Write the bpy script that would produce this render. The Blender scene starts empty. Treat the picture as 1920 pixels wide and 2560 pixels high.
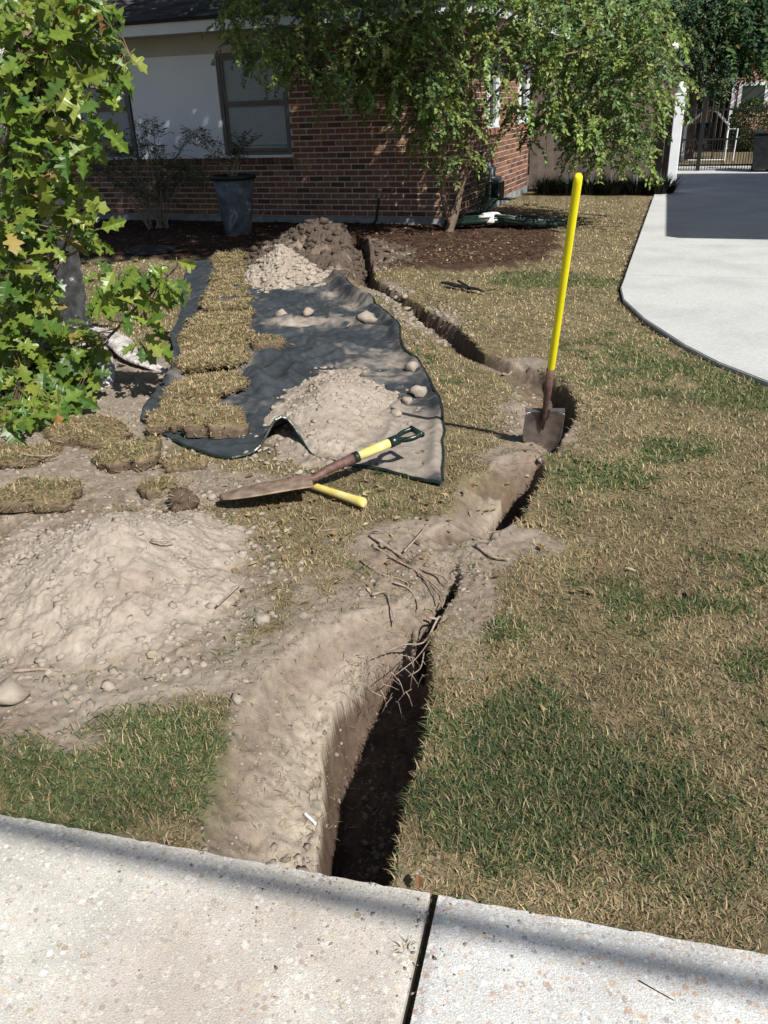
import bpy, bmesh, math, random
import numpy as np
from math import sin, cos, tan, radians as R, pi, atan2, hypot
from mathutils import Vector, Matrix

rnd = random.Random(7); rs = np.random.RandomState(7)
SC = bpy.context.scene; COL = SC.collection

# ------------------------------------------------------------------ camera
FP, CH, TH, RO = 2100.0, 1.5, R(25.9), R(2.0)
cam_d = bpy.data.cameras.new("camera"); cam = bpy.data.objects.new("camera", cam_d); COL.objects.link(cam)
cam_d.sensor_fit = 'VERTICAL'; cam_d.sensor_height = 36.0; cam_d.lens = FP / 2560 * 36
cam_d.clip_start = 0.05; cam_d.clip_end = 1000
c_, s_ = cos(RO), sin(RO)
cam.matrix_world = Matrix(((c_, s_, 0, 0), (-s_*sin(TH), c_*sin(TH), -cos(TH), 0),
                           (-s_*cos(TH), c_*cos(TH), sin(TH), CH), (0, 0, 0, 1)))
SC.camera = cam
# ------------------------------------------------------------------ light
SUN = Vector((0.50, -0.86, 0)).normalized(); ELEV = R(43)
SUNV = Vector((SUN.x*cos(ELEV), SUN.y*cos(ELEV), sin(ELEV)))
W = bpy.data.worlds.new("World"); SC.world = W; W.use_nodes = True
nt = W.node_tree; nt.nodes.clear()
o_ = nt.nodes.new('ShaderNodeOutputWorld'); b_ = nt.nodes.new('ShaderNodeBackground'); k_ = nt.nodes.new('ShaderNodeTexSky')
k_.sky_type = 'NISHITA'; k_.sun_disc = False; k_.sun_elevation = ELEV; k_.sun_rotation = atan2(SUN.x, SUN.y)
k_.air_density = 1.0; k_.dust_density = 1.0; k_.ozone_density = 1.0
b_.inputs['Strength'].default_value = 0.055
nt.links.new(k_.outputs[0], b_.inputs[0]); nt.links.new(b_.outputs[0], o_.inputs[0])
sl = bpy.data.lights.new("sun", 'SUN'); sl.energy = 5.0; sl.angle = R(0.5); sl.color = (1.0, 0.957, 0.885)
so = bpy.data.objects.new("sun", sl); COL.objects.link(so); so.rotation_euler = SUNV.to_track_quat('Z', 'Y').to_euler()
SC.view_settings.view_transform = 'Standard'; SC.view_settings.look = 'None'
SC.view_settings.gamma = 1.0; SC.view_settings.use_curve_mapping = False; SC.view_settings.exposure = 0.42

# ------------------------------------------------------------------ calibration helpers: photo pixel -> place in the world
def ray(px, py):
    u = (px-960)/FP; v = -(py-1280)/FP
    u2 = c_*u + s_*v; v2 = -s_*u + c_*v
    return Vector((u2, cos(TH)+v2*sin(TH), -sin(TH)+v2*cos(TH)))
def at(px, py, z=0.0):
    r = ray(px, py); t = (z-CH)/r.z
    return Vector((r.x*t, r.y*t, z))
def aty(px, py, y):
    r = ray(px, py); t = y/r.y
    return Vector((r.x*t, y, CH+r.z*t))
D = 1920/1659.0
def dp(x, y, z=0.0): return at(x*D, y*D, z)
AZ = R(21.3); FD = Vector((cos(AZ), -sin(AZ), 0)); SD = Vector((sin(AZ), cos(AZ), 0)); HC = at(1140, 563)
def WP(s, z, off=0.0): p = HC + FD*s - SD*off; return Vector((p.x, p.y, z))
def SP(s, z, off=0.0): p = HC + SD*s + FD*off; return Vector((p.x, p.y, z))
def onwall(px, py, off=0.0):
    r = ray(px, py); P0 = HC - SD*off; t = P0.dot(SD)/Vector((r.x, r.y, 0)).dot(SD)
    q = r*t; return (Vector((q.x, q.y, 0))-HC).dot(FD), q.z+CH

# ------------------------------------------------------------------ numpy noise
def _h(i, j, k, s):
    n = (i*374761393 + j*668265263 + k*2147483647 + s*1274126177) & 0xffffffff
    n = ((n ^ (n >> 13))*1274126177) & 0xffffffff
    n = ((n ^ (n >> 15))*2246822519) & 0xffffffff
    return ((n ^ (n >> 16)) & 0xffffff)/float(0xffffff)
def vn(x, y, z=0.0, s=0):
    x = np.asarray(x, float); y = np.asarray(y, float); z = np.zeros_like(x)+z
    i = np.floor(x).astype(np.int64); j = np.floor(y).astype(np.int64); k = np.floor(z).astype(np.int64)
    u = x-i; v = y-j; w = z-k; u = u*u*(3-2*u); v = v*v*(3-2*v); w = w*w*(3-2*w)
    r = 0
    for a in (0, 1):
        for b in (0, 1):
            for c in (0, 1):
                r = r + _h(i+a, j+b, k+c, s)*(u if a else 1-u)*(v if b else 1-v)*(w if c else 1-w)
    return r*2-1
def fbm(x, y, z=0.0, s=0, o=4, g=0.5):
    a = 1.0; f = 1.0; r = 0; t = 0
    for q in range(o):
        r = r + a*vn(x*f, y*f, np.asarray(z)*f, s+q*17); t += a; a *= g; f *= 2.03
    return r/t
def sst(a, b, x):
    t = np.clip((x-a)/(b-a), 0, 1); return t*t*(3-2*t)
def mixc(a, b, t): return a*(1-t[:, None]) + b*t[:, None]
def inpoly(x, y, P):
    c = np.zeros(x.shape, bool); n = len(P)
    for i in range(n):
        x1, y1 = P[i][:2]; x2, y2 = P[(i+1) % n][:2]
        if abs(y2-y1) < 1e-12: continue
        c ^= ((y1 > y) != (y2 > y)) & (x < (x2-x1)*(y-y1)/(y2-y1)+x1)
    return c
def pdist(x, y, P):   # signed distance, negative inside
    d = np.full(x.shape, 1e9); n = len(P)
    for i in range(n):
        x1, y1 = P[i][:2]; x2, y2 = P[(i+1) % n][:2]
        ex, ey = x2-x1, y2-y1; t = np.clip(((x-x1)*ex+(y-y1)*ey)/(ex*ex+ey*ey+1e-12), 0, 1)
        d = np.minimum(d, np.hypot(x-x1-t*ex, y-y1-t*ey))
    return np.where(inpoly(x, y, P), -d, d)

# ------------------------------------------------------------------ object helpers
def tag(o, label=None, cat=None, group=None, kind=None):
    if label: o['label'] = label
    if cat: o['category'] = cat
    if group: o['group'] = group
    if kind: o['kind'] = kind
    return o
def empty(name, loc, label, cat, group=None, rz=0.0):
    o = bpy.data.objects.new(name, None); COL.objects.link(o); o.location = loc; o.rotation_euler = (0, 0, rz)
    o.empty_display_size = 0.1
    return tag(o, label, cat, group)
def wm(o):
    m = Matrix.LocRotScale(o.location, o.rotation_euler, o.scale)
    return m if o.parent is None else wm(o.parent) @ o.matrix_parent_inverse @ m
def link(name, me, parent=None):
    o = bpy.data.objects.new(name, me); COL.objects.link(o)
    if parent is not None:
        o.parent = parent
        M = wm(parent)
        o.matrix_parent_inverse = M.inverted()
    return o
def mk(name, V, F, mat, parent=None, smooth=False, col=None, mesh_only=False):
    me = bpy.data.meshes.new(name)
    V = np.asarray(V, dtype=np.float32).reshape(-1, 3)
    if isinstance(F, np.ndarray):
        n, k = F.shape
        me.vertices.add(len(V)); me.vertices.foreach_set('co', V.ravel())
        me.loops.add(n*k); me.loops.foreach_set('vertex_index', F.astype(np.int32).ravel())
        me.polygons.add(n); me.polygons.foreach_set('loop_start', np.arange(0, n*k, k, dtype=np.int32))
        me.update(calc_edges=True)
    else:
        me.from_pydata([tuple(map(float, v)) for v in V], [], [tuple(f) for f in F]); me.update()
    if col is not None:
        a = me.color_attributes.new('col', 'FLOAT_COLOR', 'POINT')
        c = np.ones((len(V), 4), dtype=np.float32); c[:, :3] = col; a.data.foreach_set('color', c.ravel())
    if smooth: me.polygons.foreach_set('use_smooth', np.ones(len(me.polygons), bool))
    if mat is not None: me.materials.append(mat)
    return me if mesh_only else link(name, me, parent)
class MB:
    def __init__(s): s.V = []; s.F = []; s.C = []
    def add(s, V, F, c=None):
        n = len(s.V); s.V += [tuple(v) for v in V]; s.F += [tuple(i+n for i in f) for f in F]
        s.C += [c if c is not None else (1, 1, 1)]*len(V); return s
    def box(s, o, ax, ay, az, c=None):   # o = corner, three edge vectors
        o = Vector(o); ax = Vector(ax); ay = Vector(ay); az = Vector(az)
        V = [o, o+ax, o+ax+ay, o+ay, o+az, o+ax+az, o+ax+ay+az, o+ay+az]
        F = [(0, 3, 2, 1), (4, 5, 6, 7), (0, 1, 5, 4), (1, 2, 6, 5), (2, 3, 7, 6), (3, 0, 4, 7)]
        if ax.cross(ay).dot(az) < 0: F = [f[::-1] for f in F]
        return s.add(V, F, c)
    def cbox(s, c, ax, ay, az, col=None):
        c = Vector(c); return s.box(c-Vector(ax)/2-Vector(ay)/2-Vector(az)/2, ax, ay, az, col)
    def tube(s, pts, rad, n=8, c=None, cap=True, squash=None):
        pts = [Vector(p) for p in pts]; m = len(pts)
        if not hasattr(rad, '__len__'): rad = [rad]*m
        V = []; up = Vector((0, 0, 1)); prev = None
        for i, p in enumerate(pts):
            t = (pts[min(i+1, m-1)]-pts[max(i-1, 0)]).normalized()
            if prev is None:
                a = t.cross(up) if abs(t.z) < .95 else t.cross(Vector((1, 0, 0)))
            else: a = prev - t*prev.dot(t)
            a.normalize(); prev = a; b = t.cross(a)
            for k in range(n):
                an = 2*pi*k/n; V.append(p+(a*cos(an)+b*sin(an)*(squash or 1))*rad[i])
        F = [(i*n+k, i*n+(k+1) % n, (i+1)*n+(k+1) % n, (i+1)*n+k) for i in range(m-1) for k in range(n)]
        if cap: F += [tuple(range(n-1, -1, -1)), tuple((m-1)*n+k for k in range(n))]
        return s.add(V, [f[::-1] for f in F], c)
    def lathe(s, o, prof, n=24, c=None):
        o = Vector(o); V = []; m = len(prof)
        for r, z in prof:
            for k in range(n): V.append(o+Vector((r*cos(2*pi*k/n), r*sin(2*pi*k/n), z)))
        F = [(i*n+k, i*n+(k+1) % n, (i+1)*n+(k+1) % n, (i+1)*n+k) for i in range(m-1) for k in range(n)]
        F += [tuple(range(n-1, -1, -1)), tuple((m-1)*n+k for k in range(n))]
        return s.add(V, F, c)
    def build(s, name, mat, parent=None, smooth=False, bevel=0, mesh_only=False):
        me = mk(name, s.V, s.F, mat, mesh_only=True, smooth=smooth, col=np.array(s.C, dtype=np.float32))
        if bevel:
            bm = bmesh.new(); bm.from_mesh(me)
            bmesh.ops.bevel(bm, geom=bm.edges[:], offset=bevel, segments=1, affect='EDGES', clamp_overlap=True)
            bm.to_mesh(me); bm.free()
        return me if mesh_only else link(name, me, parent)
def crv(pts, n=6):   # catmull-rom
    P = [Vector(p) for p in pts]; P = [P[0]*2-P[1]]+P+[P[-1]*2-P[-2]]; out = []
    for i in range(1, len(P)-2):
        for k in range(n):
            t = k/n; a, b, c, d = P[i-1:i+3]
            out.append(0.5*((2*b)+(c-a)*t+(2*a-5*b+4*c-d)*t*t+(3*b-a-3*c+d)*t**3))
    out.append(P[-2]); return out

# ------------------------------------------------------------------ materials
def mat(name, c=(.5, .5, .5), c2=None, sc=6.0, rough=.85, bump=0.0, bs=60.0, attr=False, transl=0.0, metal=0.0, spec=.3, bdist=.01, fine=.0, fs=200., det=5, contrast=(.35, .65)):
    m = bpy.data.materials.new(name); m.use_nodes = True; N = m.node_tree.nodes; L = m.node_tree.links
    p = N['Principled BSDF']; p.inputs['Roughness'].default_value = rough; p.inputs['Metallic'].default_value = metal
    p.inputs['Specular IOR Level'].default_value = spec
    tc = N.new('ShaderNodeNewGeometry')
    def noise(s, d=det):
        n = N.new('ShaderNodeTexNoise'); n.inputs['Scale'].default_value = s; n.inputs['Detail'].default_value = d
        L.new(tc.outputs['Position'], n.inputs['Vector']); return n
    if c2 is not None:
        n = noise(sc); r = N.new('ShaderNodeMapRange'); r.inputs[1].default_value, r.inputs[2].default_value = contrast
        L.new(n.outputs[0], r.inputs[0]); x = N.new('ShaderNodeMix'); x.data_type = 'RGBA'
        x.inputs[6].default_value = (*c, 1); x.inputs[7].default_value = (*c2, 1); L.new(r.outputs[0], x.inputs[0]); out = x.outputs[2]
    else:
        v = N.new('ShaderNodeRGB'); v.outputs[0].default_value = (*c, 1); out = v.outputs[0]
    if attr:
        a = N.new('ShaderNodeAttribute'); a.attribute_name = 'col'
        x = N.new('ShaderNodeMix'); x.data_type = 'RGBA'; x.blend_type = 'MULTIPLY'; x.inputs[0].default_value = 1
        L.new(out, x.inputs[6]); L.new(a.outputs['Color'], x.inputs[7]); out = x.outputs[2]
    if fine:
        n = noise(fs, 3); r = N.new('ShaderNodeMapRange'); r.inputs[1].default_value = .3; r.inputs[2].default_value = .7
        r.inputs[3].default_value = 1-fine; r.inputs[4].default_value = 1+fine; L.new(n.outputs[0], r.inputs[0])
        x = N.new('ShaderNodeVectorMath'); x.operation = 'SCALE'; L.new(out, x.inputs[0]); L.new(r.outputs[0], x.inputs['Scale']); out = x.outputs[0]
    L.new(out, p.inputs['Base Color'])
    if bump:
        n = noise(bs, 6); b = N.new('ShaderNodeBump'); b.inputs['Strength'].default_value = bump; b.inputs['Distance'].default_value = bdist
        L.new(n.outputs[0], b.inputs['Height']); L.new(b.outputs[0], p.inputs['Normal'])
    if transl:
        t = N.new('ShaderNodeBsdfTranslucent'); L.new(out, t.inputs[0]); ms = N.new('ShaderNodeMixShader'); ms.inputs[0].default_value = transl
        L.new(p.outputs[0], ms.inputs[1]); L.new(t.outputs[0], ms.inputs[2]); L.new(ms.outputs[0], N['Material Output'].inputs[0])
    m['_c'] = 1
    return m
def aggregate(name, base, peb, dirt):
    m = mat(name, base, tuple(x*.80 for x in base), 7, .9, .5, 260, spec=.15, bdist=.004, fine=.22, fs=330)
    N = m.node_tree.nodes; L = m.node_tree.links; p = N['Principled BSDF']; prev = p.inputs['Base Color'].links[0].from_socket
    g = N.new('ShaderNodeNewGeometry')
    for sc, th, amt in ((75, .45, .7), (150, .5, .55), (300, .6, .45), (36, .22, .75)):
        v = N.new('ShaderNodeTexVoronoi'); v.inputs['Scale'].default_value = sc; v.inputs['Randomness'].default_value = 1
        L.new(g.outputs['Position'], v.inputs['Vector'])
        se = N.new('ShaderNodeSeparateColor'); L.new(v.outputs['Color'], se.inputs[0])
        th_ = N.new('ShaderNodeMath'); th_.operation = 'MULTIPLY'; th_.inputs[1].default_value = th*1.3; L.new(se.outputs[0], th_.inputs[0])
        lt = N.new('ShaderNodeMath'); lt.operation = 'LESS_THAN'; L.new(v.outputs['Distance'], lt.inputs[0]); L.new(th_.outputs[0], lt.inputs[1])
        g2 = N.new('ShaderNodeMath'); g2.operation = 'GREATER_THAN'; g2.inputs[1].default_value = .30; L.new(se.outputs[2], g2.inputs[0])
        mu = N.new('ShaderNodeMath'); mu.operation = 'MULTIPLY'; L.new(lt.outputs[0], mu.inputs[0]); L.new(g2.outputs[0], mu.inputs[1])
        ma = N.new('ShaderNodeMath'); ma.operation = 'MULTIPLY'; ma.inputs[1].default_value = amt; L.new(mu.outputs[0], ma.inputs[0])
        cr = N.new('ShaderNodeValToRGB'); cr.color_ramp.interpolation = 'CONSTANT'; e = cr.color_ramp.elements
        while len(e) < len(peb): e.new(1)
        for i, c in enumerate(peb): e[i].position = i/len(peb); e[i].color = (*c, 1)
        L.new(se.outputs[1], cr.inputs[0])
        x = N.new('ShaderNodeMix'); x.data_type = 'RGBA'; L.new(ma.outputs[0], x.inputs[0]); L.new(prev, x.inputs[6]); L.new(cr.outputs[0], x.inputs[7]); prev = x.outputs[2]
    if dirt:   # dry soil trodden over the slab
        n = N.new('ShaderNodeTexNoise'); n.inputs['Scale'].default_value = 3.2; n.inputs['Detail'].default_value = 7; L.new(g.outputs['Position'], n.inputs['Vector'])
        vs = N.new('ShaderNodeVectorMath'); vs.operation = 'DISTANCE'; L.new(g.outputs['Position'], vs.inputs[0]); vs.inputs[1].default_value = dirt
        r = N.new('ShaderNodeMapRange'); r.inputs[1].default_value = .42; r.inputs[2].default_value = .08; L.new(vs.outputs['Value'], r.inputs[0])
        r2 = N.new('ShaderNodeMapRange'); r2.inputs[1].default_value = .38; r2.inputs[2].default_value = .62; L.new(n.outputs[0], r2.inputs[0])
        mm = N.new('ShaderNodeMath'); mm.operation = 'MULTIPLY'; L.new(r.outputs[0], mm.inputs[0]); L.new(r2.outputs[0], mm.inputs[1])
        m3 = N.new('ShaderNodeMath'); m3.operation = 'MULTIPLY'; m3.inputs[1].default_value = .75; L.new(mm.outputs[0], m3.inputs[0])
        x = N.new('ShaderNodeMix'); x.data_type = 'RGBA'; x.inputs[7].default_value = (.37, .30, .25, 1); L.new(m3.outputs[0], x.inputs[0]); L.new(prev, x.inputs[6]); prev = x.outputs[2]
    L.new(prev, p.inputs['Base Color']); return m
M = {}
M['ground'] = mat('ground_soil', (1, 1, 1), (.74, .74, .74), 40, .95, .7, 330, attr=True, spec=.1, bdist=.005, fine=.24, fs=500)
M['sand'] = mat('dry_sandy_soil', (1, 1, 1), (.80, .79, .78), 26, .95, .7, 300, attr=True, spec=.1, bdist=.005, fine=.18, fs=500)
M['blade'] = mat('grass_blades', (1, 1, 1), None, attr=True, rough=.6, transl=.25, spec=.25)
M['slabL'] = aggregate('weathered_aggregate', (.58, .56, .52), [(.36, .28, .20), (.76, .73, .66), (.66, .60, .47), (.30, .27, .25), (.80, .78, .74), (.56, .47, .38)], (-.28, .98, 0))
M['slabR'] = aggregate('pale_aggregate', (.60, .61, .60), [(.46, .30, .21), (.78, .76, .72), (.60, .50, .36), (.26, .24, .26), (.82, .81, .79), (.50, .36, .28)], None)
M['pebble'] = mat('pebble_stone', (1, 1, 1), (.8, .8, .8), 90, .7, attr=True)
M['drive'] = mat('driveway_concrete', (.50, .51, .50), (.41, .415, .41), 1.7, .9, .5, 90, spec=.15, bdist=.004, fine=.10, fs=45, det=9, contrast=(.42, .72))
M['brick'] = mat('brick_clay', (1, 1, 1), (.72, .70, .68), 28, .9, .5, 140, attr=True, spec=.15, bdist=.004, fine=.12, fs=260)
M['mortar'] = mat('mortar', (.60, .57, .52), (.48, .45, .41), 12, .95, .5, 160, spec=.1, bdist=.003)
M['found'] = mat('foundation_concrete', (.30, .31, .32), (.18, .19, .20), 7, .9, .4, 60)
M['white'] = mat('white_paint', (.72, .76, .80), (.66, .70, .74), 5, .55, spec=.4)
M['panel'] = mat('white_panel', (.80, .86, .93), (.77, .83, .90), 2, .7)  # blue of sky-lit shade mixed into the white paint colour
M['soffit'] = mat('soffit_paint', (.46, .46, .42), (.42, .42, .38), 4, .7)
M['shingle'] = mat('asphalt_shingle', (1, 1, 1), (.7, .7, .7), 40, .95, .6, 200, attr=True, spec=.1, fine=.25, fs=300)
M['wframe'] = mat('window_frame_grey', (.16, .15, .15), (.13, .12, .12), 5, .5)
M['blind'] = mat('window_blind', (.62, .70, .76), (.56, .64, .7), 5, .8)
M['glass'] = mat('window_glass', (.22, .27, .30), None, rough=.12, spec=.5)
g_ = M['glass'].node_tree.nodes['Principled BSDF']; g_.inputs['Alpha'].default_value = .18
M['darkglass'] = mat('dark_glass', (.03, .04, .04), None, rough=.06, spec=.8)
M['black'] = mat('black_plastic', (.012, .013, .015), (.022, .024, .026), 12, .45, .2, 40)
M['edging'] = mat('green_black_plastic', (.008, .018, .014), (.014, .028, .022), 20, .3, .2, 40, spec=.5)
M['iron'] = mat('black_iron', (.012, .012, .013), None, rough=.5)
M['pot'] = mat('blue_grey_pot', (.055, .075, .10), (.12, .15, .18), 9, .42, .3, 30, spec=.4)
M['tarp'] = mat('landscape_fabric', (1, 1, 1), (.7, .7, .7), 22, .85, .6, 120, attr=True, spec=.22, bdist=.002, fine=.18, fs=500)
M['yellow'] = mat('yellow_fibreglass', (.86, .78, .01), (.80, .72, .01), 10, .38, spec=.5)
M['yellowold'] = mat('worn_yellow_paint', (.62, .50, .12), (.70, .62, .28), 18, .6, .1, 60)
M['steel'] = mat('worn_steel', (.22, .20, .22), (.38, .36, .37), 18, .34, .2, 60, metal=.85)
M['socket'] = mat('rusted_socket', (.10, .06, .055), (.17, .10, .08), 40, .6, .3, 120, metal=.3)
M['rust'] = mat('rusty_blade', (.20, .13, .09), (.34, .26, .20), 22, .62, .4, 120, metal=.25)
M['bark'] = mat('pale_bark', (.58, .56, .55), (.30, .275, .26), 16, .95, 1.0, 38, spec=.1, bdist=.03)
M['mbark'] = mat('myrtle_bark', (.23, .17, .12), (.11, .08, .06), 9, .85, .5, 40, bdist=.01)
M['twig'] = mat('twig', (.20, .16, .12), (.30, .25, .2), 30, .9)
M['root'] = mat('dry_root', (.36, .29, .24), (.22, .16, .12), 40, .9, .4, 120)
M['leaf'] = mat('leaf', (1, 1, 1), None, attr=True, rough=.42, transl=.30, spec=.4)
M['oakleaf'] = mat('oak_leaf', (1, 1, 1), (.86, .9, .8), 40, attr=True, rough=.36, transl=.38, spec=.45)
M['needle'] = mat('dark_foliage', (1, 1, 1), None, attr=True, rough=.6, transl=.2, spec=.2)
M['mulch'] = mat('mulch_chips', (1, 1, 1), None, attr=True, rough=.9, spec=.15)
M['fence'] = mat('weathered_wood', (1, 1, 1), (.7, .68, .68), 11, .9, .4, 60, attr=True)
M['siding'] = mat('pink_siding', (.50, .27, .24), (.46, .25, .22), 2, .75)
M['meter'] = mat('meter_grey', (.30, .34, .38), (.36, .40, .43), 9, .5, spec=.4)
M['lumpwhite'] = mat('white_lump', (.70, .69, .66), (.55, .53, .5), 40, .8, .5, 60)

# ------------------------------------------------------------------ terrain functions
TR = [  # path of trench: photo px, px, half width left, right, depth, shelf width, shelf depth
 [(884, 2200, .140, .090, .34, .19, .13), (886, 2130, .150, .095, .38, .22, .15), (918, 1967, .165, .100, .40, .26, .16), (950, 1850, .195, .118, .40, .24, .16), (965, 1736, .230, .130, .38, .16, .14),
  (975, 1678, .220, .125, .37, .12, .11), (1005, 1605, .175, .095, .31, .08, .07), (1052, 1575, .045, .03, .2, .10, .06), (1085, 1525, .04, .025, .20, .1, .05), (1120, 1465, .035, .025, .18, .1, .04), (1140, 1420, .022, .02, .15, .1, .03), (1147, 1395, .012, .01, .02, .1, .02)],
 [(1232, 1318, .03, .03, .08, .06, .02), (1262, 1275, .095, .07, .30, .14, .10), (1292, 1225, .115, .075, .34, .16, .12), (1326, 1178, .09, .065, .28, .10, .06), (1342, 1155, .04, .03, .08, .06, .02)],
 [(1378, 1125, .02, .025, .06, .03, .02), (1392, 1085, .045, .035, .20, .10, .05), (1415, 1045, .08, .04, .20, .16, .07), (1424, 1000, .11, .045, .18, .18, .07), (1400, 960, .13, .05, .14, .2, .05), (1345, 925, .12, .05, .10, .15, .04), (1270, 905, .08, .05, .08, .12, .03),
  (1195, 880, .05, .05, .10, .10, .03), (1165, 850, .10, .07, .15, .12, .04), (1120, 812, .10, .08, .15, .12, .04), (1075, 785, .09, .07, .14, .12, .04), (1025, 750, .06, .05, .11, .08, .03), (970, 720, .05, .05, .11, .06, .02), (925, 695, .10, .07, .18, .1, .05), (905, 650, .12, .08, .20, .1, .05), (880, 590, .12, .1, .18, .1, .05)]]
PITS = [(1140, 1318, .11, .075, .13), (1205, 1338, .05, .025, .06), (1225, 1205, .09, .05, .13), (1420, 1312, .035, .02, .03), (15, 1300, .05, .08, .08), (985, 1570, .03, .02, .05)]
def trench(x, y):
    """returns height (<=0), 'cut' mask (1 in the cut), wall mask"""
    wx = x + .012*fbm(x*9, y*9, 0, 3) + .004*fbm(x*32, y*32, 0, 9, 2)
    wy = y + .012*fbm(x*9, y*9, 5.3, 5) + .004*fbm(x*32, y*32, 7, 11, 2)
    best = np.zeros_like(x); sh = np.zeros_like(x)
    for path in TR:
        P = [at(p[0], p[1]) for p in path]
        bd = np.full(x.shape, 1e9); prof = np.zeros_like(x); shf = np.zeros_like(x)
        for i in range(len(P)-1):
            a, b = P[i], P[i+1]; ex, ey = b.x-a.x, b.y-a.y; L = hypot(ex, ey)
            tt = ((wx-a.x)*ex+(wy-a.y)*ey)/(L*L); t = np.clip(tt, 0, 1)
            qx, qy = wx-a.x-t*ex, wy-a.y-t*ey; d = np.hypot(qx, qy)
            side = np.sign(ex*qy-ey*qx)    # + = left of path
            wl, wr, dep, sw, sdp = [path[i][k]*(1-t)+path[i+1][k]*t for k in (2, 3, 4, 5, 6)]
            left = side > 0
            w = np.where(left, wl, wr)
            core = np.where(left & (dep > .25) & (wy < 2.6), 1-sst(w*.55, w*1.03, d), 1-sst(w-.028, w+.004, d))
            shelf = np.where(left, (1-np.clip((d-wl)/np.maximum(sw, .01), 0, 1))**.8, 0)*(d < wl+sw)
            h = np.maximum(dep*core, sdp*shelf)
            m = d < bd; near = d < np.minimum(bd, 1e8)
            prof = np.maximum(prof, h); shf = np.maximum(shf, shelf*(sdp/.1))
            bd = np.minimum(bd, d)
        best = np.maximum(best, prof); sh = np.maximum(sh, shf)
    for px, py, rx, ry, dep in PITS:
        c = at(px, py); q = np.hypot((wx-c.x)/rx, (wy-c.y)/ry); best = np.maximum(best, dep*(1-sst(.5, 1.05, q)))
    return -best, sh
# soil blobs: px,py, radius x, radius y (m), strength
DIRT = [(735, 1850, .17, .45, 1.3), (860, 1700, .16, .3, 1.1), (800, 1600, .14, .2, .4), (300, 1500, .56, .70, 1.1), (300, 1690, .5, .10, .5), (650, 1680, .16, .2, .4), (760, 1450, .15, .15, .2), (1050, 1460, .22, .25, .85), (1000, 1340, .25, .2, .6), (1120, 1320, .25, .15, .7),
 (1220, 1260, .16, .16, 1.1), (1290, 1140, .16, .16, 1.1), (1330, 1040, .2, .35, 1.1), (1290, 900, .28, .2, .95), (1450, 1100, .3, .18, .55), (1230, 1100, .15, .25, .4), (1090, 800, .3, .5, .8), (950, 720, .3, .5, .8),
 (600, 1190, .25, .12, .5), (500, 1220, .35, .2, .9), (420, 1170, .25, .15, .9), (250, 1080, .7, .4, 1.), (60, 1200, .5, .5, 1.), (330, 960, .6, .5, 1.), (120, 950, .9, .9, 1.), (470, 960, .25, .4, .6), (1120, 1590, .18, .3, .6), (1190, 1480, .16, .3, .45),
 (850, 1000, .3, .5, .2), (30, 1480, .5, .5, .7), (1270, 1360, .3, .15, .5), (1380, 1330, .3, .1, .35), (900, 1500, .14, .2, .35), (1150, 2180, .25, .06, .5), (740, 2080, .18, .12, .8)]
GREEN = [(1290, 1900, .24, .33, 1.2), (1350, 1760, .13, .2, .8), (1120, 1990, .10, .14, .5), (1500, 2060, .35, .2, .45), (1560, 1940, .25, .2, .25), (1880, 1650, .12, .12, 1.1), (1700, 1500, .35, .16, .5), (1500, 1190, .2, .16, 1.1), (1700, 1110, .25, .2, .9), (1840, 1400, .2, .15, .4), (1230, 1560, .12, .12, .9), (1400, 1480, .3, .15, .5),
 (1760, 930, .7, .45, .75), (1600, 880, .5, .5, .8), (1500, 730, .5, .4, .5), (1290, 690, .55, .35, 1.1), (1440, 700, .5, .3, .9), (1900, 990, .3, .3, .9), (150, 1900, .45, .26, 1.0), (420, 1830, .2, .12, .5), (400, 1960, .38, .16, .9), (500, 1880, .12, .16, .4), (60, 1760, .3, .2, .6), (330, 1140, .3, .2, .5), (1040, 900, .3, .3, .5), (420, 700, 1.2, .8, .25), (1050, 640, .5, .4, .4), (620, 1420, .3, .2, .35), (1800, 1980, .3, .2, .35)]
def blobs(x, y, B):
    r = np.zeros_like(x)
    for px, py, rx, ry, s in B:
        c = at(px, py); r += s*np.exp(-1.1*(((x-c.x)/rx)**2+((y-c.y)/ry)**2)**1.3)
    return r
BED = [dp(150, 560), dp(400, 552), dp(520, 556), dp(600, 545), dp(700, 540), dp(780, 560), dp(900, 578), dp(1000, 583), dp(1100, 575), dp(1180, 555), dp(1215, 525), dp(1200, 500), dp(1160, 480), SP(1.2, 0), SP(0, 0), WP(-11, 0), (-14, 12)]
def dirtm(x, y):
    n = fbm(x*3.1, y*3.1, 0, 21, 5)*.55 + fbm(x*14, y*14, 0, 31, 3)*.35
    return sst(.28, .72, blobs(x, y, DIRT) + n*.75)
def greenm(x, y):
    n = fbm(x*2.3, y*2.3, 0, 41, 4); n2 = fbm(x*9, y*9, 0, 47, 3)
    n3 = fbm(x*28, y*28, 0, 49, 2)
    return np.clip(sst(.2, .95, blobs(x, y, GREEN)*1.0 + n*.7 + n2*.75 + n3*.4 - .04), 0, 1)
def bedm(x, y): return 1-sst(-.08, .08, pdist(x, y, BED) + .22*fbm(x*3.5, y*3.5, 0, 61, 4))
SWY = lambda x: 1.262-.262*x     # sidewalk edge
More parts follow.
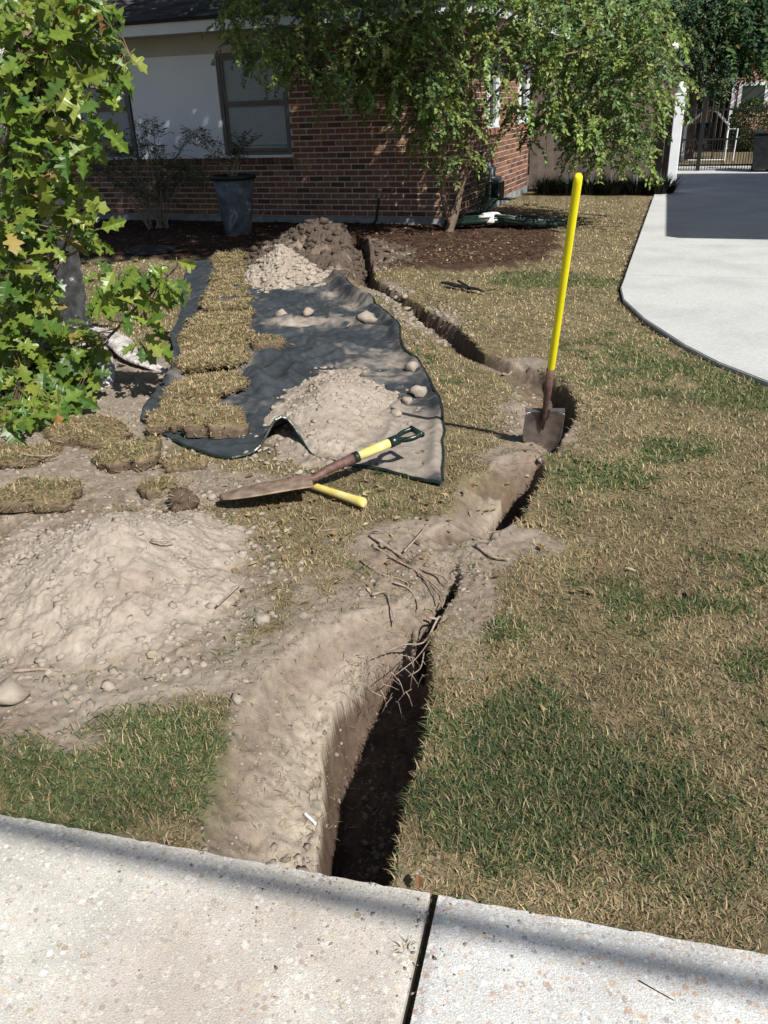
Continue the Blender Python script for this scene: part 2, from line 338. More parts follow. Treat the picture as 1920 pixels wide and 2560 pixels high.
def hgt(x, y):
    x = np.asarray(x, float); y = np.asarray(y, float)
    t, sh = trench(x, y)
    dm = dirtm(x, y)
    near = 1-sst(0.0, 2.2, np.abs(y-3)-1.5)
    h = .012*fbm(x*.9, y*.9, 0, 1, 3) + .006*fbm(x*5, y*5, 0, 2, 3) - .02
    h = h + dm*(.010*fbm(x*12, y*12, 0, 71, 4)+.004*fbm(x*50, y*50, 0, 72, 3)+.010*np.clip(fbm(x*42, y*42, 0, 74, 3)-.18, 0, 1)) + (1-dm)*.004*fbm(x*30, y*30, 0, 73, 3)
    cut = np.clip(-t/.1, 0, 1)
    h = h + cut*(.009*fbm(x*20, y*20, 0, 75, 4)+.014*fbm(x*9+y*5, y*4-x*2, 0, 77, 3)+.003*fbm(x*60, y*60, 0, 78, 3)+.002*vn(x*140, y*140, 0, 76)) - .012*np.clip(sh*1.5, 0, 1)*np.abs(fbm(x*14, y*6, 0, 79, 3))
    b = bedm(x, y); h = h + b*(.03+.02*fbm(x*7, y*7, 0, 81, 3))
    # oak mound and torn sod at left
    c = at(130, 930); q = np.hypot((x-c.x)/1.2, (y-c.y)/1.1); h = h + .09*np.exp(-q*q*1.5)*(1+.5*fbm(x*5, y*5, 0, 85, 4))
    # dug hump where roots are
    c = at(1040, 1400); q = np.hypot((x-c.x)/.28, (y-c.y)/.3); h = h - .035*np.exp(-q*q*1.5)*(1+.8*fbm(x*14, y*14, 0, 87, 3))
    # spoil lip between first and second trench
    c = at(1300, 1150); q = np.hypot((x-c.x)/.16, (y-c.y)/.14); h = h + .04*np.exp(-q*q*1.5)
    sw = y < SWY(x)+.012; h = np.where(sw, np.minimum(h, -.06) - .0, h + t)
    return np.where(y > SWY(x)+.03, h, np.where(sw, h, h))
DRIVE = [at(1640, 478), at(1632, 497), at(1551, 723), at(1556, 750), at(1609, 800), at(1713, 868), at(1920, 960), at(2400, 1120), (9.5, 3.5, 0), (14, 14, 0)]
DRIVE = [Vector((p[0], p[1], 0)) for p in DRIVE]

def ground():
    rr = np.exp(np.linspace(math.log(.9), math.log(14.5), 680)); rr = np.concatenate([[.05, .3, .5, .7, .8], rr, 14.5*1.12**np.arange(1, 24)])
    a = np.concatenate([np.linspace(-180, -52, 26)[:-1], np.linspace(-52, -31, 50)[:-1], np.linspace(-31, 31, 420), np.linspace(31, 52, 50)[1:], np.linspace(52, 180, 26)[1:]])
    A, RR = np.meshgrid(np.radians(a), rr); x = (RR*np.sin(A)).ravel(); y = (RR*np.cos(A)).ravel()
    z = hgt(x, y)
    far = sst(14, 20, np.hypot(x, y)); z = z*(1-far) - .02*far
    n, m = len(rr), len(a)
    i = np.arange(n-1)[:, None]*m + np.arange(m-1)[None, :]; F = np.stack([i, i+1, i+m+1, i+m], -1).reshape(-1, 4)[:, ::-1]
    t, sh = trench(x, y); dm = dirtm(x, y); gm = greenm(x, y); bm = bedm(x, y)
    f1 = fbm(x*22, y*22, 0, 91, 4)[:, None]; f2 = fbm(x*4, y*4, 0, 93, 4)[:, None]; f3 = vn(x*110, y*110, 0, 95)[:, None]
    thatch = np.array([.180, .148, .090])*(1+.5*f1+.25*f2+.3*f3)
    green = np.array([.070, .10, .032])*(1+.4*f1+.3*f3)
    soil = np.array([.30, .25, .20])*(1+.14*f1+.12*f2+.10*f3)
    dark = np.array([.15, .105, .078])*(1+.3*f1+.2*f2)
    c = mixc(thatch, green, gm*.7)
    browner = sst(-.1, .5, fbm(x*2.6, y*2.6, 0, 99, 4)); soil = mixc(soil, np.array([.22, .165, .125])*(1+.3*f1), browner*.55)
    c = mixc(c, soil, dm)
    pz = sst(.35, 1.0, blobs(x, y, [(300, 1500, .55, .68, 1.1), (300, 1690, .5, .10, .7)])+.45*fbm(x*8, y*8, 0, 97, 4)); c = mixc(c, np.array([.355, .305, .25])*(1+.10*f1+.06*f3), pz*.8)
    sandy = np.clip(sh*.75, 0, 1)*(y < 3.4); c = mixc(c, np.array([.41, .35, .282])*(1+.07*f1+.05*f3), sandy)
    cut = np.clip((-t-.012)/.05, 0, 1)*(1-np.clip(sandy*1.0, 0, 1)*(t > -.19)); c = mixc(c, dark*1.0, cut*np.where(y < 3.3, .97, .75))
    mul = np.array([.075, .045, .032])*(1+.5*f1+.4*f3); c = mixc(c, mul, bm)
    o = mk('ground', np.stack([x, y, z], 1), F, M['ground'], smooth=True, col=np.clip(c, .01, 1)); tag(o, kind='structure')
ground()

# ------------------------------------------------------------------ sidewalk
def sidewalk():
    sw = empty('sidewalk', (0, 0, 0), None, None); sw['kind'] = 'structure'
    e = Vector((1, -.262, 0)).normalized(); p = Vector((e.y, -e.x, 0)); 
    if p.y > 0: p = -p
    j0 = Vector((at(1086, 2238).x, SWY(at(1086, 2238).x), 0))
    L = 1.25
    for k, m_ in ((-2, 'slabL'), (-1, 'slabL'), (0, 'slabR'), (1, 'slabR')):
        a = j0 + e*(k*L+.009); nx, ny = 60, 40; w = L-.018
        V = []; 
        for j in range(ny+1):
            for i in range(nx+1):
                u = i/nx; v = j/ny; q = a + e*(u*w) + p*(v*1.25)
                ed = min(u*w, (1-u)*w, v*1.25, (1-v)*1.25); z = -.004*max(0, 1-ed/.006)**2+.0009*float(0)
                jit = .0022*float(vn(np.array([q.x*60.]), np.array([q.y*60.]))[0]) if ed < .001 else 0
                V.append((q.x+p.x*jit*1.5, q.y+p.y*jit*1.5, z))
        F = [(j*(nx+1)+i, j*(nx+1)+i+1, (j+1)*(nx+1)+i+1, (j+1)*(nx+1)+i) for j in range(ny) for i in range(nx)]
        F = [f[::-1] for f in F]
        n0 = len(V); ring = [i for i in range(nx+1)]+[j*(nx+1)+nx for j in range(1, ny+1)]+[ny*(nx+1)+i for i in range(nx-1, -1, -1)]+[j*(nx+1) for j in range(ny-1, 0, -1)]
        for r in ring: V.append((V[r][0], V[r][1], -.1))
        m = len(ring); F += [(ring[i], ring[(i+1) % m], n0+(i+1) % m, n0+i) for i in range(m)]
        sl_ = mk('paving_slab', V, F, M[m_], sw)
        # pebbles set in the surface
        if k in (-1, 0):
            vars_ = []
            for c in ((.42, .29, .2), (.5, .42, .3), (.20, .18, .19), (.46, .33, .27), (.62, .6, .55), (.34, .25, .19)):
                bm = bmesh.new(); bmesh.ops.create_icosphere(bm, subdivisions=1, radius=1)
                for v in bm.verts: v.co *= rnd.uniform(.8, 1.12)
                me = bpy.data.meshes.new('pebble'); bm.to_mesh(me); bm.free(); me.materials.append(M['pebble'])
                at_ = me.color_attributes.new('col', 'FLOAT_COLOR', 'POINT'); at_.data.foreach_set('color', list((*c, 1))*len(me.vertices))
                me.polygons.foreach_set('use_smooth', [True]*len(me.polygons)); vars_.append(me)
            for _ in range(110 if k == 0 else 60):
                q = a + e*rnd.uniform(.02, w-.02) + p*rnd.uniform(.02, .55); s = rnd.choice((.003, .003, .004, .004, .005, .0065))
                o = link('pebble', rnd.choice(vars_), sl_)
                o.location = (q.x, q.y, -.0003-s*.25); o.scale = (s*rnd.uniform(1, 1.7), s, s*.35); o.rotation_euler = (0, 0, rnd.uniform(0, 6))
sidewalk()

# ------------------------------------------------------------------ driveway
def driveway():
    d = empty('driveway', (0, 0, 0), None, None); d['kind'] = 'structure'
    def slab(P, z0, m_, th=.13):
        bm = bmesh.new(); vs = [bm.verts.new((p[0], p[1], z0)) for p in P]; f = bm.faces.new(vs)
        if f.normal.z < 0: bm.normal_update()
        bm.normal_update()
        if f.normal.z < 0: bmesh.ops.reverse_faces(bm, faces=[f])
        r = bmesh.ops.extrude_face_region(bm, geom=[f]); vv = [v for v in r['geom'] if isinstance(v, bmesh.types.BMVert)]
        for v in vv: v.co.z += th
        bm.normal_update(); bmesh.ops.recalc_face_normals(bm, faces=bm.faces[:])
        ed = [e_ for e_ in bm.edges if all(v in vv for v in e_.verts)]
        bmesh.ops.bevel(bm, geom=ed, offset=.006, segments=2, affect='EDGES')
        me = bpy.data.meshes.new('driveway_slab'); bm.to_mesh(me); bm.free(); me.materials.append(M[m_]); return link('driveway_slab', me, d)
    zt = .015
    A = at(1632, 497); B = at(1551, 723); Bb = at(1558, 752); C1 = at(1609, 800); C2 = at(1713, 868); C3 = at(1920, 960)
    jl = at(1562, 690)      # expansion joint near the bend
    t1 = (jl-A).length/(B-A).length; Jp = A+(B-A)*t1
    k = FD
    j2 = A+(B-A)*.66
    g = .006
    slab([A+k*0, A+k*6, Vector((13, 12.5, 0)), j2+k*9, j2+k*g*0], zt-.13, 'drive')
    slab([j2-SD*.02, j2+k*9-SD*.02, Jp+k*9+SD*.01, Jp+SD*.01], zt-.13, 'drive')
    far = Vector((11, Jp.y-3.6, 0))
    slab([Jp-SD*.0+Vector((0, -.01, 0)), Jp+k*9+Vector((0, -.01, 0)), Vector((12, 2.6, 0)), Vector((2.62, 3.5, 0)), C3, (C2+C3)/2+Vector((-.03, 0, 0)), C2, C1, Bb, B], zt-.13, 'drive')
    # part under and beyond the gate
    slab([A+SD*.008, A+SD*7.2-FD*.3, A+SD*7.2+FD*9, A+k*9+SD*.008], zt-.135, 'drive')
driveway()

# ------------------------------------------------------------------ grass
GR = dict(ang=40)
TARP = []
def tarp_poly():
    return [dp(*p) for p in ((405, 558), (700, 575), (760, 610), (830, 680), (860, 710), (875, 760), (910, 800), (935, 850), (958, 890), (958, 1045), (820, 1010), (720, 1000), (640, 960), (490, 985), (400, 960), (310, 905), (375, 800), (370, 740), (390, 660))]
TP = tarp_poly()
def blades(pos, L, Wd, lean, az, col, tip=1.25):
    """pos (n,3); returns V,F,C: each blade 5 verts 2 faces(quad+tri as quads with degenerate avoided)"""
    n = len(pos); dx = np.cos(az); dy = np.sin(az); sx, sy = -dy, dx
    h = np.stack([dx*np.sin(lean), dy*np.sin(lean), np.cos(lean)], 1)
    lean2 = np.minimum(lean+rs.uniform(.2, .9, n), 1.62); h2 = np.stack([dx*np.sin(lean2), dy*np.sin(lean2), np.cos(lean2)], 1)
    sd = np.stack([sx, sy, np.zeros(n)], 1)*Wd[:, None]*.5
    mid = pos + h*(L*.5)[:, None]; tipp = mid + h2*(L*.5)[:, None]
    V = np.stack([pos-sd, pos+sd, mid+sd*.8, mid-sd*.8, tipp], 1).reshape(-1, 3)
    b = np.arange(n)[:, None]*5
    F = np.concatenate([b+np.array([[0, 1, 2]]), b+np.array([[0, 2, 3]]), b+np.array([[3, 2, 4]])], 1).reshape(-1, 3)
    C = np.repeat(col[:, None, :], 5, 1).reshape(-1, 3)
    return V, F, C
def blade_cols(n, g):
    straw = np.array([.50, .40, .235]); straw2 = np.array([.225, .165, .09]); gr = np.array([.105, .155, .055]); gr2 = np.array([.22, .24, .105]); gr3 = np.array([.055, .10, .045])
    u = rs.rand(n, 1); v = rs.rand(n, 1)
    s = straw*u+straw2*(1-u); G_ = np.where(v < .45, gr, np.where(v < .7, gr2, gr3))
    t = (rs.rand(n) < np.clip(g*.60+.13, 0, .72))[:, None]
    return np.where(t, G_, s)*(rs.uniform(.75, 1.2, (n, 1)))
def lawn():
    n = 640000
    r = np.exp(rs.uniform(math.log(1.0), math.log(15.0), n)); a = np.radians(rs.uniform(-33, 33, n))
    keep = rs.rand(n) < np.clip(.35+.65*(r/3.0), 0, 1)*np.where(r < 1.6, .9, 1)
    x = r*np.sin(a); y = r*np.cos(a)
    x, y = x[keep], y[keep]
    m = y > SWY(x)+.004 + .012*vn(x*25, y*0+1, 0, 5); x, y = x[m], y[m]
    dm = dirtm(x, y); t, sh = trench(x, y); bm_ = bedm(x, y)
    p = (1-dm*.975)*(1-bm_)*(t > -.02)*(1-np.clip(sh*1.6, 0, 1))
    p *= (pdist(x, y, TP) > 0.02)
    dd = pdist(x, y, DRIVE); p *= dd > .022
    hx = (x-HC.x)*FD.x+(y-HC.y)*FD.y; hy = (x-HC.x)*SD.x+(y-HC.y)*SD.y
    p *= ~((hx < .02) & (hy > 0)); p *= ~((hy > 4.3) & (hx > 0))
    k = rs.rand(len(x)) < p; x, y = x[k], y[k]; N = len(x)
    z = hgt(x, y); g = greenm(x, y); rr = np.hypot(x, y); col = blade_cols(N, g)
    patch = fbm(x*3.3, y*3.3, 0, 303, 3); col = col*(1+.38*patch[:, None])
    bleach = sst(2.8, 5.5, rr)*(1-g); col = col*(1+.28*bleach[:, None])
    col = col*(1-.20*(1-sst(1.6, 3.0, rr))*(rs.rand(N) < .7))[:, None]
    L = (rs.uniform(.010, .034, N)+g*rs.uniform(0, .018, N))*(1+.03*rr); Wd = rs.uniform(.0014, .0032, N)*(.75+.30*rr)
    Wd = np.minimum(Wd, .012)
    lean = np.clip(rs.normal(1.12, .38, N)-g*.15, .1, 1.55)
    V, F, C = blades(np.stack([x, y, z-.003], 1), L, Wd, lean, rs.uniform(0, 6.283, N), col)
    o = mk('lawn_grass', V, F, M['blade'], col=C); tag(o, 'patchy mown lawn, mostly dry straw with green patches around trench', 'grass', kind='stuff')
    # overhanging rim tufts along the trench edges
    return N
lawn()
def driveway_edge():
    """dark gap of soil cut along the driveway edge is left bare by the lawn; roots and crumbs in it"""
    mb = MB()
    P = [at(1632, 497), at(1551, 723), at(1558, 752), at(1609, 800), at(1713, 868), at(1920, 960)]
    for i in range(len(P)-1):
        n = int((P[i+1]-P[i]).length/.03)
        for k in range(n):
            q = P[i].lerp(P[i+1], k/n); d = (P[i+1]-P[i]).normalized(); nn = Vector((-d.y, d.x, 0))
            if nn.x > 0: nn = -nn
            q = q+nn*rnd.uniform(.006, .03); s = rnd.uniform(.006, .014)
            mb.cbox((q.x, q.y, -.018), (s*2, rnd.uniform(-s, s), 0), (rnd.uniform(-s, s), s*1.6, 0), (0, 0, s), (.05, .035, .026))
    tag(mb.build('edge_soil', M['mulch']), 'crumbs of dark soil in the edging groove along the driveway', 'soil', kind='stuff')
driveway_edge()

# ------------------------------------------------------------------ brick house
def house():
    h = empty('brick_house', tuple(HC), 'brown brick house with white panel between two blinded windows and grey shingle roof', 'house')
    ZT = 2.46; CO = .0753; Z0 = .10
    # foundation, backing walls
    mb = MB()
    mb.box(WP(-11, -.2, -.02), FD*11.0-FD*.0, SD*4.64, (0, 0, .10+.2)); mb.build('foundation', M['found'], h)
    mb = MB(); SWN = -2.37
    mb.box(WP(SWN, Z0, -.006), FD*(-SWN-.006), SD*.20, (0, 0, ZT-Z0))          # right of window
    mb.box(WP(-11, Z0, -.006), FD*(11+SWN), SD*.20, (0, 0, .78-Z0))            # under the windows
    mb.box(WP(-11, .78, -.05), FD*(11+SWN), SD*.16, (0, 0, .085))
    mb.box(WP(-11, 2.20, -.05), FD*(11+SWN), SD*.16, (0, 0, .26))
    mb.box(WP(-11, .87, -.32), FD*(11+SWN), SD*.05, (0, 0, 1.33))
    w1 = mb.build('wall', M['mortar'], h)
    mb = MB(); ops = [(1.63, 2.27, 1.13, 2.0), (3.77, 4.45, 1.13, 2.0)]
    xs = [.19, 1.63, 2.27, 3.77, 4.45, 4.62]
    for i in range(5):
        a, b = xs[i], xs[i+1]
        if i in (1, 3):
            mb.box(SP(a, Z0, -.006), SD*(b-a), -FD*.2, (0, 0, 1.13-Z0)); mb.box(SP(a, 2.0, -.006), SD*(b-a), -FD*.2, (0, 0, ZT-2.0))
        else: mb.box(SP(a, Z0, -.006), SD*(b-a), -FD*.2, (0, 0, ZT-Z0))
    w2 = mb.build('wall', M['mortar'], h)
    mb = MB(); mb.box(SP(4.62, Z0, -.2), FD*(-10), SD*.02, (0, 0, ZT-Z0)); mb.build('wall', M['mortar'], h)
    # bricks
    pal = [(.235, .115, .075), (.27, .14, .09), (.17, .082, .058), (.30, .165, .11), (.24, .125, .09), (.125, .07, .055), (.275, .135, .08), (.21, .11, .08)]
    def bmesh_(l, c, hh=.0600, d=.06):
        m = MB(); m.box((0, 0, 0), (l, 0, 0), (0, d, 0), (0, 0, hh), c); return m.build('brick', M['brick'], mesh_only=True, bevel=.003)
    full = [bmesh_(.200, c) for c in pal]; half = [bmesh_(.095, c) for c in pal]; row = [bmesh_(.062, c, .088, .09) for c in pal]
    L = []   # (dist, world pos, rotz, meshkind, len)
    rzF = -AZ; rzS = pi/2-AZ
    nrow = int((ZT-Z0)/CO)
    for r in range(nrow):
        z = Z0+.006+r*CO; off = 0 if r % 2 else .105
        s = -.207-off*0
        # front: lay from the corner leftwards
        s = 0.0
        first = True
        while s > -10.2:
            l = .200 if not (first and r % 2) else .095
            a = s-l; first = False
            if not (z > .74 and a < -2.37):
                L.append((a, z, 'F', l))
            elif z > .74 and s > -2.37+.03:
                L.append((-2.37, z, 'F', s+2.37))
            s = a-.014
        s = 0.0 if r % 2 else .0
        s = .062 if (r % 2 == 0) else .062
        first = True
        while s < 4.60:
            l = .200 if not (first and r % 2 == 0) else .095; first = False
            if s+l > 4.62: l = 4.62-s
            ok = all(not (s+l > a+.02 and s < b-.02 and zz0-.09 < z < zz1-.02) for a, b, zz0, zz1 in ops)
            if ok and l > .04: L.append((s, z, 'S', l))
            s += l+.014
    items = []
    for s, z, k, l in L:
        j = rnd.uniform(-.0015, .0025)
        p = WP(s, z, .0+j) if k == 'F' else SP(s, z, 0.0+j)
        kind = 'full' if abs(l-.2) < .01 else ('half' if abs(l-.095) < .01 else 'odd')
        d = p.length; az = math.degrees(atan2(p.x, p.y)); vis = (az > -16 and az < 24 and z < 2.1)
        items.append(((0 if vis else 100)+d + (6 if k == 'S' else 0)*0, p, k, l, kind))
    items.sort(key=lambda t: t[0])
    rest = MB(); cnt = 0
    for d, p, k, l, kind in items:
        ci = rnd.randrange(8)
        if kind != 'odd' and cnt < 300:
            o = link('brick', (full if kind == 'full' else half)[ci], w1 if k == 'F' else w2)
            if k == 'F': o.location = p; o.rotation_euler = (0, 0, rzF)
            else: o.location = p - FD*0; o.rotation_euler = (0, 0, rzS)
            cnt += 1
        else:
            if k == 'F': rest.box(p, FD*l, SD*.06, (0, 0, .060), pal[ci])
            else: rest.box(p, SD*l, -FD*.06, (0, 0, .060), pal[ci])
    tag(rest.build('brickwork', M['brick'], w1), kind='stuff')
    # rowlock sill course
    for i in range(78):
        s = -2.30-.073*(i+1)
        if s < -7.9: break
        rest2 = link('sill_brick', rnd.choice(row), h); rest2.location = WP(s, .782, .022); rest2.rotation_euler = (R(4)*0, 0, rzF)
    # white panel and windows
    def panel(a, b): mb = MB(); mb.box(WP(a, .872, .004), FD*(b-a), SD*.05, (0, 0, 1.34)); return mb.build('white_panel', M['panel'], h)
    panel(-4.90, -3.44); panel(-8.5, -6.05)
    mb = MB(); mb.box(WP(-8.5, 2.19, .012), FD*(8.5-2.37), SD*.03, (0, 0, .27)); mb.build('frieze_board', M['soffit'], h)
    def window(a, b):
        z0, z1 = .872, 2.19
        w = MB()
        f = .05
        w.box(WP(a, z0, -.02), FD*f, SD*.09, (0, 0, z1-z0)); w.box(WP(b-f, z0, -.02), FD*f, SD*.09, (0, 0, z1-z0))
        w.box(WP(a+f, z1-f, -.021), FD*(b-a-2*f), SD*.085, (0, 0, f))
        fr = w.build('window', M['wframe'], h)
        m = MB(); m.box(WP(a-.02, z0, .02), FD*(b-a+.03), SD*.06, (0, 0, .035)); m.build('sill', M['white'], fr)
        zm = (z0+z1)/2+.03
        for q, (lo, hi, off) in enumerate(((z0+.036, zm, -.05), (zm, z1-f-.001, -.032))):
            t = .035; m = MB()
            m.box(WP(a+f+.001, lo, off), FD*t, SD*.025, (0, 0, hi-lo)); m.box(WP(b-f-t-.001, lo, off), FD*t, SD*.025, (0, 0, hi-lo))
            m.box(WP(a+f+t, lo, off+.001), FD*(b-a-2*f-2*t), SD*.025, (0, 0, t)); m.box(WP(a+f+t, hi-t, off+.001), FD*(b-a-2*f-2*t), SD*.025, (0, 0, t))
            m.build('sash', M['wframe'], fr)
            g = MB(); g.box(WP(a+f+t, lo+t, off-.010), FD*(b-a-2*f-2*t), SD*.004, (0, 0, hi-lo-2*t)); g.build('pane', M['glass'], fr)
        bl = MB(); zz = z0+.16
        while zz < z1-.06:
            bl.box(WP(a+f+.02, zz, -.075), FD*(b-a-2*f-.04), Vector((0, 0, .012))+SD*.022, Vector((0, 0, .026))-SD*.003); zz += .030
        bl.box(WP(a+f+.02, z0+.12, -.12), FD*(b-a-2*f-.04), SD*.02, (0, 0, .03))
        tag(bl.build('blind', M['blind'], fr), kind='stuff')
        bk = MB(); bk.box(WP(a+.02, z0, -.2), FD*(b-a-.04), SD*.01, (0, 0, z1-z0)); bk.build('dark_room', M['darkglass'], fr)
    window(-3.44, -2.372); window(-6.05, -4.95)
    for a, b, z0, z1 in ops:
        w = MB(); f = .055
        w.box(SP(a, z0, .012), SD*f, -FD*.09, (0, 0, z1-z0)); w.box(SP(b-f, z0, .012), SD*f, -FD*.09, (0, 0, z1-z0))
        w.box(SP(a+f, z0, .013), SD*(b-a-2*f), -FD*.09, (0, 0, f)); w.box(SP(a+f, z1-f, .013), SD*(b-a-2*f), -FD*.09, (0, 0, f))
        w.box(SP(a+f, (z0+z1)/2-.02, .0), SD*(b-a-2*f), -FD*.05, (0, 0, .04))
        fr = w.build('window', M['white'], h)
        g = MB(); g.box(SP(a+f, z0+f, -.03), SD*(b-a-2*f), -FD*.004, (0, 0, z1-z0-2*f)); g.build('pane', M['darkglass'], fr)
        sb = MB(); 
        n = int((b-a)/.075)
        for i in range(n+1): sb.box(SP(a-.02+i*.075, z0-.095, .02), SD*.065, -FD*.08, (0, 0, .09), rnd.choice(pal))
        tag(sb.build('window_sill_bricks', M['brick'], fr), kind='stuff')
    # roof: fascia, soffit, hip
    o = .60; zf = 2.41; zt = 2.57
    a, b, d0, d1 = -11.5, .5, -o, 5.3
    def RP(s, d, z): q = HC+FD*s+SD*d; return Vector((q.x, q.y, z))
    mb = MB(); mb.box(RP(a, d0, zf), FD*(b-a), SD*.025, (0, 0, zt-zf)); mb.build('fascia', M['white'], h)
    mb = MB(); mb.box(RP(b, d0, zf), SD*(d1-d0), -FD*.025, (0, 0, zt-zf-.001)); mb.build('fascia', M['white'], h)
    mb = MB(); mb.box(RP(a, d0+.026, zf+.012), FD*(b-a-.03), SD*(o+.02), (0, 0, .012)); mb.box(RP(0, .05, zf+.012), FD*(b-.03), SD*5.2, (0, 0, .012)); mb.build('soffit', M['soffit'], h)
    sl = tan(R(20)); mid = (d1-d0-.1)/2; zr = zt+sl*(mid+.05)
    e0 = .04
    V = [RP(a, d0-e0, zt), RP(b+e0, d0-e0, zt), RP(b+e0, d1, zt), RP(a, d1, zt), RP(a, d0+mid, zr), RP(b-mid, d0+mid, zr)]
    V2 = [v-Vector((0, 0, .03)) for v in V[:4]]
    F = [(0, 1, 5, 4), (1, 2, 5), (2, 3, 4, 5), (0, 6, 7, 1), (1, 7, 8, 2), (2, 8, 9, 3), (9, 8, 7, 6), (0, 4, 3, 9, 6)]
    V = V+V2
    rf = mk('roof', V, F, M['shingle'], h, col=np.array([[.05, .045, .045]]*len(V)))
    spal = [(.075, .065, .065), (.095, .085, .085), (.055, .05, .052), (.12, .10, .10)]
    sm = []
    for c in spal:
        m = MB(); m.box((0, 0, 0), (.322, 0, 0), (0, .18, 0), (0, 0, .007), c); sm.append(m.build('shingle', M['shingle'], mesh_only=True))
    k = 0
    for r in range(14):
        for i in range(24):
            s = -6.6+i*.328+(.16 if r % 2 else 0)
            if s+.33 > b-(r*.14): continue
            k += 1
            if k > 296: break
            q = RP(s, d0-e0+.006+r*.142*cos(R(20)), zt+.006+r*.142*sin(R(20))+rnd.uniform(0, .002))
            ob = link('shingle', rnd.choice(sm), rf); ob.location = q; ob.rotation_euler = (R(17.5), 0, rzF)
            ob.rotation_euler = (Matrix.Rotation(rzF, 3, 'Z') @ Matrix.Rotation(R(18.6), 3, 'X')).to_euler()
    return h
house()

# ------------------------------------------------------------------ fence, gate post, gate, yard behind
def fence():
    a = SP(4.66, 0); b = at(1668, 474); d = (b-a); L = d.length; d.normalize(); n = Vector((-d.y, d.x, 0))
    f = empty('wooden_fence', tuple(a), 'weathered grey board fence between brick house and white gate post', 'fence')
    nb = int(L/.142)
    base = []
    for c in ((.11, .09, .078), (.135, .11, .094), (.09, .075, .066), (.12, .095, .08)):
        m = MB(); m.box((0, 0, 0), (.136, 0, 0), (0, .018, 0), (0, 0, 1.72), c); base.append(m.build('board', M['fence'], mesh_only=True, bevel=.002))
    rz = atan2(d.y, d.x)
    for i in range(nb):
        q = a+d*(i*.142+.02); o = link('board', rnd.choice(base), f); o.location = (q.x, q.y, .02+rnd.uniform(-.012, .012)); o.scale = (1.035, 1, 1); o.rotation_euler = (0, rnd.uniform(-.006, .006), rz)
    for z in (.35, .95, 1.5):
        m = MB(); q = a+n*.022; m.box((q.x, q.y, z), d*L, n*.04, (0, 0, .085), (.2, .16, .13)); m.build('rail', M['fence'], f)
    # behind it: pale shed
    s = empty('garden_shed', tuple(at(1500, 440)), 'pale grey shed seen through leaves above the wooden fence', 'shed')
    c = a+n*2.6+d*.9
    m = MB(); m.box((c.x, c.y, 0), d*1.7, n*2, (0, 0, 1.98)); m.build('wall', M['found'], s)
    m = MB(); q = c-d*.15-n*.15+d*.0
    A = q+Vector((0, 0, 1.98)); B = A+d*2.0; Cc = A+d*1.0+Vector((0, 0, .45)); E_ = n*2.3
    m.add([A, B, Cc, A+E_, B+E_, Cc+E_], [(0, 1, 2), (3, 5, 4), (0, 2, 5, 3), (1, 4, 5, 2), (0, 3, 4, 1)], (.1, .1, .11)); m.build('roof', M['shingle'], s)
fence()
def gatepost():
    b = at(1676, 477); p = empty('gate_post', tuple(b), 'white square gate post with rounded cap where fence meets driveway', 'post')
    w = .15; m = MB(); m.box(b-FD*w/2-SD*w/2+Vector((0, 0, -.05)), FD*w, SD*w, (0, 0, 1.54)); m.build('shaft', M['white'], p, bevel=.006)
    m = MB(); m.box(b-FD*(w/2+.012)-SD*(w/2+.012)+Vector((0, 0, 1.475)), FD*(w+.024), SD*(w+.024), (0, 0, .03)); m.build('collar', M['white'], p, bevel=.004)
    m = MB(); m.lathe(b+Vector((0, 0, 1.505)), [(.05, 0), (.068, .012), (.076, .04), (.074, .085), (.06, .125), (.038, .155), (.014, .17), (.001, .173)], 20); m.build('cap', M['white'], p, smooth=True)
